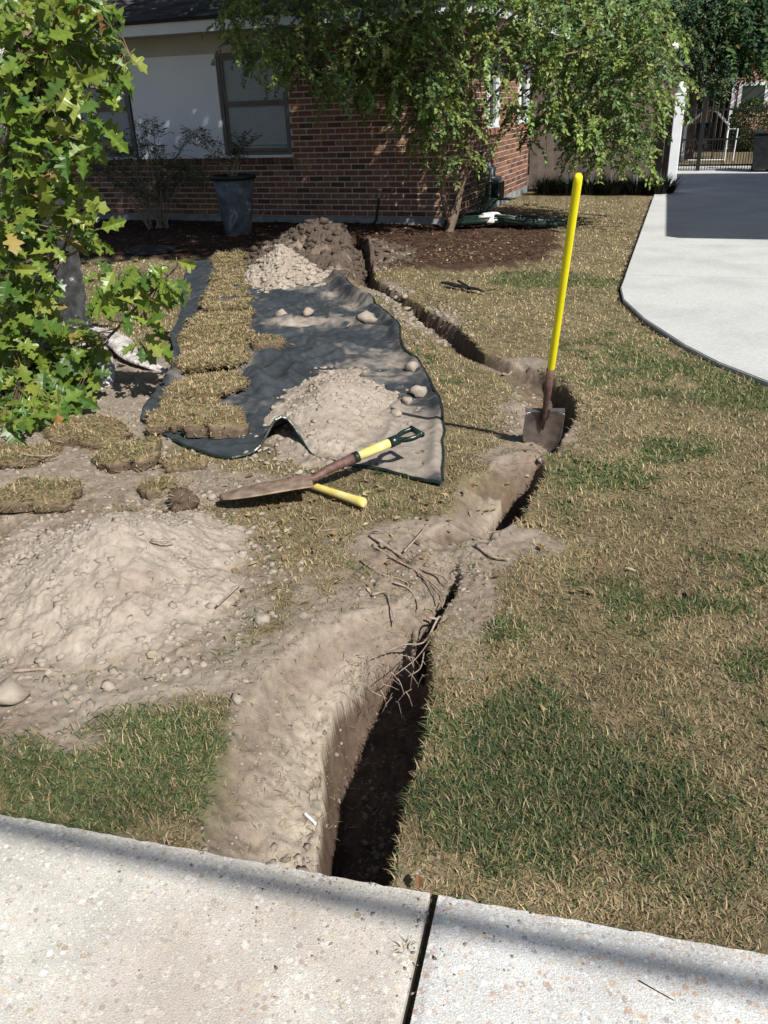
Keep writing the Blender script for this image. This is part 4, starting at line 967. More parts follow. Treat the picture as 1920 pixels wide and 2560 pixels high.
def clod(px, py, s, label, z0=0.0, col=SANDC, name='dirt_clod', k=None):
    p = at(px, py); P, F = CL[rnd.randrange(6) if k is None else k]; a = rnd.uniform(0, 6.28); ca, sa = cos(a), sin(a)
    P, F = clod_mesh(int(px) % 97+int(py) % 31, 2, .5, .75)
    Q = np.stack([P[:, 0]*ca-P[:, 1]*sa, P[:, 0]*sa+P[:, 1]*ca, P[:, 2]], 1)*s; zz = zg(p.x, p.y)+z0
    me = mk(name, Q, F, M['sand'], mesh_only=True, col=np.tile(col*rnd.uniform(.9, 1.05), (len(Q), 1)), smooth=False); o = link(name, me); o.location = (p.x, p.y, zz+s*.5)
    return tag(o, label, 'dirt clod', 'pale dirt clods lying loose')

# ------------------------------------------------------------------ landscape fabric
def tarp():
    def C(l): return crv([Vector((*at(x*D, y*D)[:2], z)) for x, y, z in l], 8)
    def rs_(c, n):
        L = [0]
        for i in range(1, len(c)): L.append(L[-1]+(c[i]-c[i-1]).length)
        out = []
        for k in range(n):
            s = L[-1]*k/(n-1); j = max(i for i in range(len(L)) if L[i] <= s+1e-9); j = min(j, len(c)-2); t = (s-L[j])/(L[j+1]-L[j]+1e-12); out.append(np.array(c[j].lerp(c[j+1], t)))
        return np.array(out)
    left = C([(405, 558, .0), (395, 620, 0), (391, 668, 0), (378, 715, .01), (370, 740, .02), (378, 790, .01), (345, 855, .015), (305, 908, .01)])
    right = C([(705, 572, .03), (745, 603, .02), (800, 655, .03), (858, 705, .05), (868, 755, .03), (910, 795, .03), (935, 845, .02), (955, 890, .01), (957, 960, .01), (957, 1046, .005)])
    far = C([(405, 558, 0), (470, 560, 0), (560, 562, 0), (640, 566, .0), (705, 572, .03)])
    near = C([(305, 908, .01), (400, 960, 0), (490, 985, 0), (560, 972, .01), (590, 962, .05), (615, 956, .09), (645, 962, .045), (680, 985, .01), (740, 1000, 0), (830, 1014, 0), (915, 1036, 0), (957, 1046, .005)])
    nu, nv = 170, 330; l, r = rs_(left, nv), rs_(right, nv); f, nr = rs_(far, nu), rs_(near, nu)
    u = np.linspace(0, 1, nu)[None, :, None]; v = np.linspace(0, 1, nv)[:, None, None]
    S = (1-v)*f[None]+v*nr[None]+(1-u)*l[:, None]+u*r[:, None]-((1-u)*(1-v)*f[0]+u*(1-v)*f[-1]+(1-u)*v*nr[0]+u*v*nr[-1])
    x = S[..., 0].ravel(); y = S[..., 1].ravel(); U = np.broadcast_to(u[..., 0], (nv, nu)).ravel(); Vv = np.broadcast_to(v[..., 0], (nv, nu)).ravel()
    # irregular borders and an in-turned fold at the right
    x = x+.012*fbm(x*6, y*6, 0, 201, 3); y = y+.012*fbm(x*6, y*6, 4, 203, 3)
    edge = np.minimum(np.minimum(U, 1-U)*2.2, np.minimum(Vv, 1-Vv)*4.0)
    wr = .05*np.abs(fbm(x*1.8+y*.8, y*3.2, 0, 211, 3))+.10*np.clip(1-5*np.abs(fbm(x*2.0-y*1.3, y*1.6, 0, 212, 2)), 0, 1)**2*.35+.03*np.clip(1-4*np.abs(fbm(x*5, y*7, 0, 213, 3)), 0, 1)**1.5*.6+.003*fbm(x*30, y*30, 0, 215, 2)
    zz = hgt(x, y)*1.0
    lift = np.zeros_like(x)
    def ridge(P, hgt_, w):   # raised folds along photo polylines
        nonlocal lift
        Q = [at(a*D, b*D) for a, b in P]; d = np.full(x.shape, 9.)
        for i in range(len(Q)-1):
            a, b = Q[i], Q[i+1]; ex, ey = b.x-a.x, b.y-a.y; t = np.clip(((x-a.x)*ex+(y-a.y)*ey)/(ex*ex+ey*ey), 0, 1); d = np.minimum(d, np.hypot(x-a.x-t*ex, y-a.y-t*ey))
        lift = np.maximum(lift, hgt_*np.exp(-(d/w)**2))
    ridge([(725, 605), (760, 640), (800, 660)], .10, .07); ridge([(800, 660), (850, 700), (862, 740)], .05, .05); ridge([(862, 740), (905, 795)], .04, .045); ridge([(905, 795), (940, 850), (954, 900)], .03, .04)
    ridge([(640, 735), (760, 745)], .03, .06); ridge([(550, 690), (700, 700), (850, 712)], .025, .07); ridge([(395, 800), (350, 860), (315, 900)], .05, .05); ridge([(372, 735), (378, 790)], .05, .05)
    ridge([(945, 905), (938, 1000), (948, 1040)], .02, .03); ridge([(545, 820), (575, 850)], .07, .06); ridge([(560, 790), (600, 790)], .06, .05); ridge([(690, 565), (720, 575)], .08, .06)
    a = dp(612, 958); q = np.hypot((x-a.x)/.085, (y-a.y)/.17); arch = .135*np.exp(-q**2.4*.9)
    z = zz+.010+np.clip(wr, 0, 1)*np.clip(edge*2, .25, 1)+lift*(1+.25*fbm(x*8, y*8, 0, 217, 2))+arch
    i = np.arange(nv-1)[:, None]*nu+np.arange(nu-1)[None, :]; F = np.stack([i, i+1, i+nu+1, i+nu], -1).reshape(-1, 4)[:, ::-1]
    dust = sst(-.15, .5, blobs(x, y, [(880, 1080, .42, .7, 1.1), (1000, 900, .35, .5, .6), (790, 810, .5, .12, .5), (720, 690, .5, .7, .9), (930, 760, .5, .8, .35), (1050, 1100, .2, .35, .9), (560, 900, .25, .8, .5), (1080, 1170, .12, .1, .7)])+.5*fbm(x*5, y*5, 0, 221, 4)+.25*fbm(x*25, y*25, 0, 223, 3)-.25)
    streak = .5+.5*fbm(x*3, y*9, 0, 225, 3)+.3*fbm(x*20, y*20, 0, 226, 3)
    C_ = mixc(np.array([.026, .032, .038])*(1+1.0*streak[:, None]), np.array([.36, .31, .26]), np.clip(dust*.85, 0, 1))
    o = mk('landscape_fabric', np.stack([x, y, z], 1), F, M['tarp'], smooth=True, col=C_)
    md = o.modifiers.new('thick', 'SOLIDIFY'); md.thickness = .003; md.offset = -1
    tag(o, 'rumpled black landscape fabric sheet spread on the lawn under dirt and sod', 'fabric sheet')
    # stitched hem along right and near edge
    hem = MB(); G_ = np.stack([x, y, z], 1).reshape(nv, nu, 3)
    hem.tube([Vector(p)+Vector((0, 0, .002)) for p in G_[::4, -1]], .008, 6); hem.tube([Vector(p)+Vector((0, 0, .002)) for p in G_[-1, 30::3]], .007, 6)
    hem.build('hem', M['edging'], o)
    return G_.reshape(-1, 3)
TG = tarp()
def ztarp(x, y):
    x = np.atleast_1d(x); out = np.zeros(len(x)); T = TG[::3]
    for a in range(0, len(x), 400):
        d = (x[a:a+400, None]-T[None, :, 0])**2+(np.atleast_1d(y)[a:a+400, None]-T[None, :, 1])**2; j = d.argmin(1); out[a:a+400] = np.where(d.min(1) < .01, T[j, 2], hgt(x[a:a+400], np.atleast_1d(y)[a:a+400]))
    return out
def hz(x, y): return hgt(x, y)+.012
heap('dirt_pile', at(290, 1425), .54, .60, .31, 301, 'large pale sandy dirt pile on the lawn at lower left', ncl=3600, cls=(.001, .018), dark=.25, sharp=.85, lump=1.0)
heap('dirt_pile', at(830, 1022), .42, .74, .21, 311, 'pale crumbly dirt pile in the middle of the black fabric', rot=-.1, ncl=1300, cls=(.002, .020), zf=hz, sharp=.9, lump=.9)
heap('dirt_pile', at(708, 695), .42, .62, .36, 321, 'small pale lumpy dirt pile at the far end of black fabric', ncl=900, cls=(.008, .045), zf=hz, lump=1.6, sharp=1.1)
heap('dirt_pile', at(800, 645), .85, .85, .42, 331, 'dark brown heap of dug soil beside trench near brick wall', col=np.array([.105, .082, .066]), ncl=1500, cls=(.010, .06), lump=2.2, dark=.5)
for px, py, s, l, z in ((708, 800, .052, 'pale oblong dirt clod on black fabric beside the sod strip', .03), (770, 790, .048, 'upright pale dirt clod on black fabric between two others', .03), (918, 808, .07, 'largest pale dirt clod on black fabric with a straw beside it', .02),
                     (1028, 925, .048, 'pale dirt clod at right edge of black fabric near the fold', .02), (1048, 988, .046, 'pale dirt clod on fabric right of the dirt pile, below edge clod', .02), (1018, 1010, .030, 'small darker clod at right foot of the pile on fabric', .02),
                     (990, 1040, .03, 'small pale clod at the right base of middle dirt pile', .02), (25, 1735, .05, 'pale flat clod at the left edge of the photo above green grass', 0), (268, 1705, .02, 'angular pale clod below the large dirt pile', 0),
                     (655, 1545, .024, 'pale clod casting a dark shadow right of large dirt pile', 0), (590, 1740, .02, 'small pale clod between large pile and trench shelf', 0), (530, 1240, .02, 'small dirt clod by the lying shovel tip', 0)):
    clod(px, py, s, l, z)
def scatter():
    pts = []
    for B, n, s0, s1 in (([(330, 1700, .6, .15)], 220, .003, .014), ([(690, 1800, .25, .45)], 900, .001, .007), ([(760, 2090, .12, .08)], 260, .004, .02), ([(318, 1500, .75, .85)], 2200, .001, .008), ([(700, 1600, .4, .5)], 700, .001, .005), ([(1120, 1600, .18, .4)], 500, .0012, .006), ([(930, 1900, .05, .5)], 500, .002, .012), ([(480, 1500, .7, .5)], 240, .002, .009), ([(1080, 1420, .3, .35)], 900, .0015, .012), ([(1330, 1020, .25, .5)], 900, .002, .016),
                         ([(1060, 790, .3, .6)], 700, .004, .03), ([(980, 740, .12, .5)], 120, .01, .035), ([(500, 1200, .35, .25)], 150, .003, .018), ([(150, 1060, .8, .8)], 2200, .002, .02), ([(500, 1200, .4, .4)], 500, .002, .014), ([(800, 2100, .25, .05)], 60, .004, .016), ([(900, 2150, .12, .05)], 50, .005, .018)):
        for px, py, rx, ry in B:
            c = at(px, py)
            for _ in range(n):
                x, y = c.x+rnd.gauss(0, rx*.6), c.y+rnd.gauss(0, ry*.6)
                if y < SWY(x)+.02: continue
                pts.append([x, y, 0, s0+(s1-s0)*rnd.random()**4, SANDC*rnd.uniform(.6, .98)])
    X = np.array([p[0] for p in pts]); Y_ = np.array([p[1] for p in pts]); Z = hgt(X, Y_)
    for p, z in zip(pts, Z): p[2] = float(z)-.001
    clods_joined('loose_crumbs', pts, 'scattered crumbs of dry soil around the trench and piles')
    # crumbs spilled on the left slab near the trench
    pts = []
    for _ in range(420):
        x = rnd.gauss(-.13, .20); y = SWY(x)-abs(rnd.gauss(0, .16)); pts.append((x, y, .0, .0007+.0035*rnd.random()**4, SANDC*rnd.uniform(.5, 1.0)))
    clods_joined('slab_crumbs', pts, 'fine soil crumbs spilled over the sidewalk edge beside trench')
scatter()

# ------------------------------------------------------------------ sod pieces
def sod(x_, y_, w, d, rot, label, th=.05, z0=.015, green=.1, tilt=(0, 0), seed=1, nb=None, group='cut sod pieces'):
    if isinstance(y_, tuple):
        p0, p1 = dp(x_[0], y_[0]), dp(x_[1], y_[1]); d = (p1-p0).length*1.14/1.25; ax_ = p0-p1; rot = atan2(ax_.y, ax_.x)-pi/2+rot; c = (p0+p1)/2; y_ = y_[0]
    else: c = dp(x_, y_)
    r = np.random.RandomState(seed+500); strip = isinstance(x_, tuple); d *= 1.25 if strip else .95; w *= 1.02 if strip else .8; th *= .48 if strip else .7; c = Vector((c.x, c.y, zg(c.x, c.y)+z0)); t = empty('sod_piece', tuple(c), label, 'sod', group)
    na, nr = 48, 9; an = np.linspace(0, 2*pi, na, endpoint=False)
    se = (np.abs(np.cos(an))**5+np.abs(np.sin(an))**5)**(-1/5.); wob = 1+(.08 if strip else .30)*vn(np.cos(an)*2, np.sin(an)*2, seed, 7)+.16*vn(np.cos(an)*7, np.sin(an)*7, seed, 8)
    bx, by = np.cos(an)*se*wob*w/2, np.sin(an)*se*wob*d/2
    ca, sa = cos(rot), sin(rot)
    def tf(X, Y, Z): return np.stack([c.x+X*ca-Y*sa, c.y+X*sa+Y*ca, c.z+Z+X*tilt[0]+Y*tilt[1]], -1)
    V = []; C = []
    for k in range(nr+1):
        q = k/nr; X, Y = bx*q, by*q; Z = th*(1-.35*q**6)+.012*vn(X*14, Y*14, seed, 9)+.006*vn(X*40, Y*40, seed, 10); V.append(tf(X, Y, Z)); C.append(np.tile([.20, .155, .09], (na, 1))*(1+.3*vn(X*50, Y*50, 0, 5))[:, None])
    for q, zz in ((1.03, .6), (1.0, .3), (.96, -.1)):
        X, Y = bx*q*(1+.03*vn(an*9, an*0+q*5, 0, seed)), by*q; V.append(tf(X, Y, th*zz+0*X+.008*vn(X*30, Y*30, zz, 3))); C.append(np.tile([.17, .125, .09], (na, 1))*(1+.3*vn(X*60, Y*60, zz, 5))[:, None])
    V = np.concatenate(V); C = np.concatenate(C); m = nr+4
    F = [(k*na+i, k*na+(i+1) % na, (k+1)*na+(i+1) % na, (k+1)*na+i) for k in range(m-1) for i in range(na)]
    mk('soil', V, np.array(F)[:, ::-1], M['ground'], t, smooth=True, col=np.clip(C, .01, 1))
    n = nb or int((26000 if strip else 17000)*w*d); a = r.uniform(0, 6.283, n); q = np.sqrt(r.rand(n))*1.06; j = (a/(2*pi)*na).astype(int) % na; X, Y = bx[j]*q, by[j]*q
    Z = np.where(q > 1, th*.45*r.rand(n), th*(1-.35*q**6))+.012*vn(X*14, Y*14, seed, 9)+.006*vn(X*40, Y*40, seed, 10)
    P = tf(X, Y, Z-.003); dist = hypot(c.x, c.y); L = r.uniform(.016, .042, n); Wd = r.uniform(.0018, .0035, n)*(.7+.28*dist)
    V, F, C = blades(P, L, np.minimum(Wd, .009), np.clip(r.normal(1.1, .35, n), .1, 1.7), r.uniform(0, 6.283, n), blade_cols(n, np.full(n, green))*np.array([1.10, 1.09, 1.10]))
    o = mk('grass', V, F, M['blade'], t, col=C); o['kind'] = 'stuff'
for i, a in enumerate([
    ((497, 500), (592, 558), .36, .62, .0, 'farthest piece of the dry sod strip on black fabric', .05, .03, .04), ((494, 497), (632, 592), .36, .58, -.02, 'second farthest piece of the dry sod strip on fabric', .05, .03, .04),
    ((486, 494), (676, 632), .40, .52, .03, 'third piece of dry sod strip, level with upright dirt clods', .06, .03, .06), ((470, 484), (720, 676), .46, .46, -.03, 'dry sod piece beside oblong clod, widening the strip to left', .055, .03, .07),
    ((462, 468), (765, 720), .47, .42, .0, 'dry sod piece of the strip next to side piece on fabric', .07, .03, .05), ((458, 462), (815, 765), .44, .36, .04, 'dry sod piece of strip left of middle dirt pile top', .06, .03, .05),
    (575, 755, .26, .20, .1, 'small thick sod piece standing right of the strip on fabric', .09, .03, .12),
    ((445, 455), (868, 815), .44, .34, -.06, 'rough straw-coloured sod piece near the front of strip', .075, .03, .03), ((400, 418), (915, 868), .30, .3, .1, 'left front sod piece of the strip, hiding the fabric edge', .06, .03, .03), (470, 925, .34, .30, .1, 'thick sod piece at front end of strip with dark overhang', .12, .02, .04),
    (368, 915, .26, .30, .4, 'ragged straw sod piece left of the strip front', .07, .02, .03), (400, 1000, .24, .16, .1, 'brown sod piece between the fabric and lower torn turf', .05, .0, .03),
    (280, 985, .34, .32, .2, 'greenish torn turf piece above large dirt pile', .09, .0, .35), (345, 1058, .17, .16, .5, 'small greenish turf lump beside dark root ball', .08, .0, .4), (190, 940, .50, .34, -.1, 'brown turf piece near the oak leaves shadow', .08, .0, .1),
    (95, 1075, .42, .26, .1, 'olive turf piece at left, above the large dirt pile', .08, .01, .28), (40, 985, .36, .34, 0, 'brownish turf piece at left edge under the oak leaves', .06, .0, .15)]):
    sod(a[0], a[1], a[2], a[3], a[4], a[5], a[6], a[7], a[8], seed=i, tilt=(rnd.uniform(-.06, .06), rnd.uniform(-.08, .08)))
# dark root ball next to the turf
def rootball():
    p = dp(395, 1092); t = empty('root_clump', tuple(p), 'dark brown clump of turf roots above the large dirt pile', 'root clump'); P, F = clod_mesh(77, 3, .35, .8)
    z = zg(p.x, p.y); Q = P*.062+np.array([p.x, p.y, z+.045]); mk('soil', Q, F, M['ground'], t, col=np.tile([.12, .085, .06], (len(Q), 1)))
    m = MB(); r = random.Random(3)
    for k in range(60):
        a, b = r.uniform(0, 6.28), r.uniform(-.3, 1.4); d = Vector((cos(a)*cos(b), sin(a)*cos(b), sin(b))); c = Vector((p.x, p.y, z+.045)); m.tube([c+d*.05, c+d*.075+Vector((r.uniform(-.01, .01), 0, 0)), c+d*.09+Vector((r.uniform(-.02, .02), r.uniform(-.02, .02), -.015))], .0012, 3)
    o = m.build('rootlets', M['root'], t); o['kind'] = 'stuff'
rootball()

# ------------------------------------------------------------------ shovels
def blade_grid(w, L, curve, point=True, n=18):
    V = []
    for j in range(n+1):
        v = j/n
        hw = w/2*(1 if v < .45 else math.sqrt(max(0, 1-((v-.45)/.56)**2)) if point else 1)*(.97+.03*sin(v*3))
        for i in range(n+1):
            u = i/n*2-1; x = u*hw
            z = curve*(u*u)*(1-.3*v)-.012*math.exp(-(u*hw/.018)**2)*(1-v)**1.5+.02*v*v
            V.append((x, -v*L, z))
    F = [(j*(n+1)+i, j*(n+1)+i+1, (j+1)*(n+1)+i+1, (j+1)*(n+1)+i) for j in range(n) for i in range(n)]
    return V, F
def shovel_upright():
    base = at(1350, 1092); B = Vector((base.x, base.y, -.075)); 
    r = ray(1447, 434); best = None
    o = Vector((0, 0, CH)); Lh = 1.50
    # point on the ray whose distance to B is Lh (nearer solution that stays upright)
    rn = r.normalized(); w = o-B; b = w.dot(rn); c = w.dot(w)-Lh*Lh; disc = b*b-c
    tt = -b+math.sqrt(max(disc, 0)) if disc > 0 else -b
    t2 = -b-math.sqrt(max(disc, 0)) if disc > 0 else -b
    T1, T2 = o+rn*tt, o+rn*t2; T = T1 if abs(T1.y-B.y) < abs(T2.y-B.y) else T2
    print('SHOVEL', B, T, disc, (T-B).length)
    ax = (T-B).normalized(); s = empty('standing_shovel', tuple(B), 'round-point shovel with bright yellow handle standing upright in the trench', 'shovel')
    X = Vector((1, -.10, 0)); X = (X-ax*X.dot(ax)).normalized(); Z = X.cross(ax).normalized()      # Z toward the camera
    if Z.y > 0: Z = -Z
    P = lambda x, y, z=0: B+X*x+ax*y+Z*z
    L = .29; V, F = blade_grid(.188, L, .030); m = MB(); m.add([P(v[0], L+v[1], v[2]-.01) for v in V], F)
    bl = m.build('blade', M['steel'], s, smooth=True); md = bl.modifiers.new('t', 'SOLIDIFY'); md.thickness = .003
    m = MB()
    for sg in (-1, 1): m.box(P(sg*.022, L-.002, -.012), X*sg*.070, Z*.022, ax*.006)
    m.build('foot_step', M['steel'], s)
    m = MB(); m.tube([P(0, L-.13, .002), P(0, L-.02, .004), P(0, L+.05, .006), P(0, L+.13, .0), P(0, L+.27, -.004)], [.005, .012, .0155, .018, .0188], 14); m.build('socket', M['socket'], s, smooth=True)
    top = (T-B).length
    m = MB(); pts = [P(0, L+.262, -.004), P(0, L+.272, -.004), P(0, top*.6, 0), P(0, top-.03, 0), P(0, top-.012, 0), P(0, top-.003, 0), P(0, top, 0)]; m.tube(pts, [.0175, .0175, .0162, .0162, .0155, .011, .004], 18); m.build('handle', M['yellow'], s, smooth=True)
shovel_upright()
def shovel_lying():
    A = at(548, 1232, .055); Bq = at(778, 1198, .075); S1 = at(885, 1145, .115); H1 = at(982, 1104, .15); G1 = at(1052, 1093, .13)
    s = empty('lying_shovel', tuple(Bq), 'rusty short shovel with black grip lying across the fabric edge', 'shovel')
    ax = (Bq-A).normalized(); up = Vector((0, 0, 1)); Y_ = up.cross(ax).normalized(); up2 = ax.cross(Y_); roll = R(-12); Yr = Y_*cos(roll)+up2*sin(roll); Ur = ax.cross(Yr)
    L = (Bq-A).length; V, F = blade_grid(.235, L, .022)
    m = MB(); m.add([Bq+ax*v[1]+Yr*v[0]+Ur*(-v[2]+.01) for v in V], [f[::-1] for f in F]); bl = m.build('blade', M['rust'], s, smooth=True); md = bl.modifiers.new('t', 'SOLIDIFY'); md.thickness = .004
    m = MB(); c = crv([Bq-ax*.10+Ur*.012, Bq, Bq.lerp(S1, .4)+up*.006, S1], 4); m.tube(c, list(np.linspace(.012, .0235, len(c))), 14); m.build('socket', M['socket'], s, smooth=True)
    d = (H1-S1).normalized()
    m = MB(); m.tube([S1-d*.004, S1+d*.02, S1+d*.022], [.0255, .0255, .024], 14); m.build('collar', M['black'], s, smooth=True)
    m = MB(); m.tube([S1+d*.018, H1], .0215, 16); m.build('handle', M['yellowold'], s, smooth=True)
    # D grip
    side = up.cross(d).normalized(); g = MB(); w = .040; e = H1+d*.125
    g.tube([H1-d*.02, H1+d*.03], [.025, .024], 14)
    g.tube(crv([H1+d*.02, H1+d*.05+side*w*.8, H1+d*.085+side*w*1.1, e+side*w], 4), .010, 8, squash=1.3); g.tube(crv([H1+d*.02, H1+d*.05-side*w*.8, H1+d*.085-side*w*1.1, e-side*w], 4), .010, 8, squash=1.3)
    g.tube([e-side*(w+.01), e+side*(w+.01)], .0135, 10); g.build('grip', M['edging'], s, smooth=True)
    # yellow handle of another tool lying underneath
    P1 = at(740, 1200, .02); P2 = at(912, 1258, .022); d = (P2-P1)
    t = MB(); t.tube([P1+d*k for k in (0, .2, .5, .8, .93, .985, 1.0)], [.014, .014, .0145, .0165, .019, .019, .015], 14, squash=1.15)
    tag(t.build('tool_handle', M['yellowold'], smooth=True), 'yellow wooden tool handle with flared end poking from under rusty shovel blade', 'tool handle')
shovel_lying()

# ------------------------------------------------------------------ roots, sticks, small litter
def wob(pts, r, n=6): return crv([Vector((p[0], p[1], p[2])) for p in pts], n)
def roots():
    t = empty('exposed_roots', tuple(at(1030, 1400)), 'tangle of cut grey roots in shallow hollow between the trenches', 'roots')
    L = [([(925, 1335), (960, 1350), (1010, 1375), (1060, 1400), (1100, 1410), (1125, 1430)], .0065, .01), ([(930, 1350), (985, 1380), (1040, 1405), (1075, 1440), (1100, 1480)], .004, .01), ([(1010, 1365), (1040, 1345), (1065, 1312)], .004, .02),
         ([(1050, 1415), (1080, 1430), (1110, 1465), (1105, 1490)], .004, .015), ([(985, 1445), (1020, 1450), (1040, 1470), (1045, 1500)], .004, .01), ([(1070, 1515), (1100, 1520), (1095, 1555), (1060, 1575), (1010, 1582), (960, 1600)], .004, .03),
         ([(1060, 1600), (1050, 1640), (1020, 1660)], .002, .02), ([(930, 1480), (965, 1470), (975, 1500), (990, 1530)], .0045, .015), ([(1125, 1490), (1090, 1560), (1045, 1610), (990, 1655)], .0022, .01), ([(900, 1390), (950, 1420), (1000, 1425), (1040, 1445)], .003, .008),
         ([(1190, 1360), (1230, 1385), (1275, 1395)], .006, .012), ([(1220, 1325), (1260, 1300), (1300, 1275)], .0035, .03), ([(790, 1322), (840, 1318)], .003, .008), ([(790, 1335), (815, 1298), (838, 1288)], .0035, .01)]
    for P, r, z in L:
        pts = []
        for px, py in P:
            q = at(px, py); pts.append((q.x, q.y, zg(q.x, q.y)+z+rnd.uniform(-.004, .006)))
        for k in range(len(pts)):   # roots bridge hollows instead of following them
            pts[k] = (pts[k][0], pts[k][1], max(pts[k][2], -.045))
        c = wob(pts, r); m = MB(); m.tube(c, [r*(1.1-.6*i/len(c)) for i in range(len(c))], 7); m.build('root', M['root'], t, smooth=True)
    # thin rootlets in the cut wall
    m = MB()
    for _ in range(60):
        q = at(rnd.uniform(880, 1060), rnd.uniform(1590, 1700)); a = rnd.uniform(0, 6.28); l = rnd.uniform(.02, .055); p0 = Vector((q.x, q.y, -.02-rnd.uniform(0, .06)))
        m.tube([p0, p0+Vector((cos(a)*l*.5, sin(a)*l*.5, -.01)), p0+Vector((cos(a)*l, sin(a)*l*.8, -.05*rnd.random()-.02))], [.0012, .001, .0005], 3, cap=False)
    o = m.build('rootlets', M['root'], t); o['kind'] = 'stuff'
roots()
def stick(name, P, r, label, mat_='root', z=.006, cat='stick', zf=None):
    pts = []
    for px, py in P:
        q = at(px, py); pts.append(Vector((q.x, q.y, (0 if zf is not None else zg(q.x, q.y))+z+(zf or 0))))
    c = crv(pts, 4); m = MB(); m.tube(c, [r*(1.05-.5*i/len(c)) for i in range(len(c))], 6); return tag(m.build(name, M[mat_], smooth=True), label, cat)
stick('stick', [(30, 1662), (100, 1660), (150, 1662)], .007, 'pale stick at lower left foot of large dirt pile', z=.008)
stick('stick', [(545, 1530), (600, 1480), (618, 1460)], .004, 'thin stick on the right slope of the large dirt pile', z=.05)
stick('stick', [(392, 1443), (430, 1442), (452, 1434)], .004, 'short curved stick near top of large dirt pile', z=.17)
stick('stick', [(60, 1152), (120, 1155), (150, 1148)], .004, 'thin stick on brown turf left of green turf piece', z=.05)
stick('stick', [(1258, 925), (1275, 905), (1300, 893)], .008, 'pale curved root end sticking up behind the trench bend', z=.02)
stick('straw_stem', [(868, 825), (895, 808), (908, 802)], .004, 'pale straw stem leaning on the largest clod on fabric', 'root', z=.05, cat='straw')
stick('stick', [(765, 898), (775, 880), (785, 873)], .003, 'dark thin stick above the middle dirt pile on fabric', 'twig', z=.03)
stick('stick', [(802, 1012), (820, 1016), (828, 1018)], .006, 'short dark twig on the middle dirt pile', 'twig', z=.22)
stick('twig', [(1597, 2453), (1640, 2478), (1686, 2503)], .0012, 'thin dark twig lying on the right sidewalk slab', 'iron', zf=.0, z=.002, cat='twig')
m_ = MB(); a_ = at(752, 1918); b_2 = at(778, 1941)
z_ = max(zg(a_.x, a_.y), zg(b_2.x, b_2.y))+.006
m_.tube([Vector((a_.x, a_.y, z_)), Vector((b_2.x, b_2.y, z_))], .0042, 10)
tag(m_.build('white_tube', M['white']), 'small white tube lying on the sandy slope of the trench', 'tube')
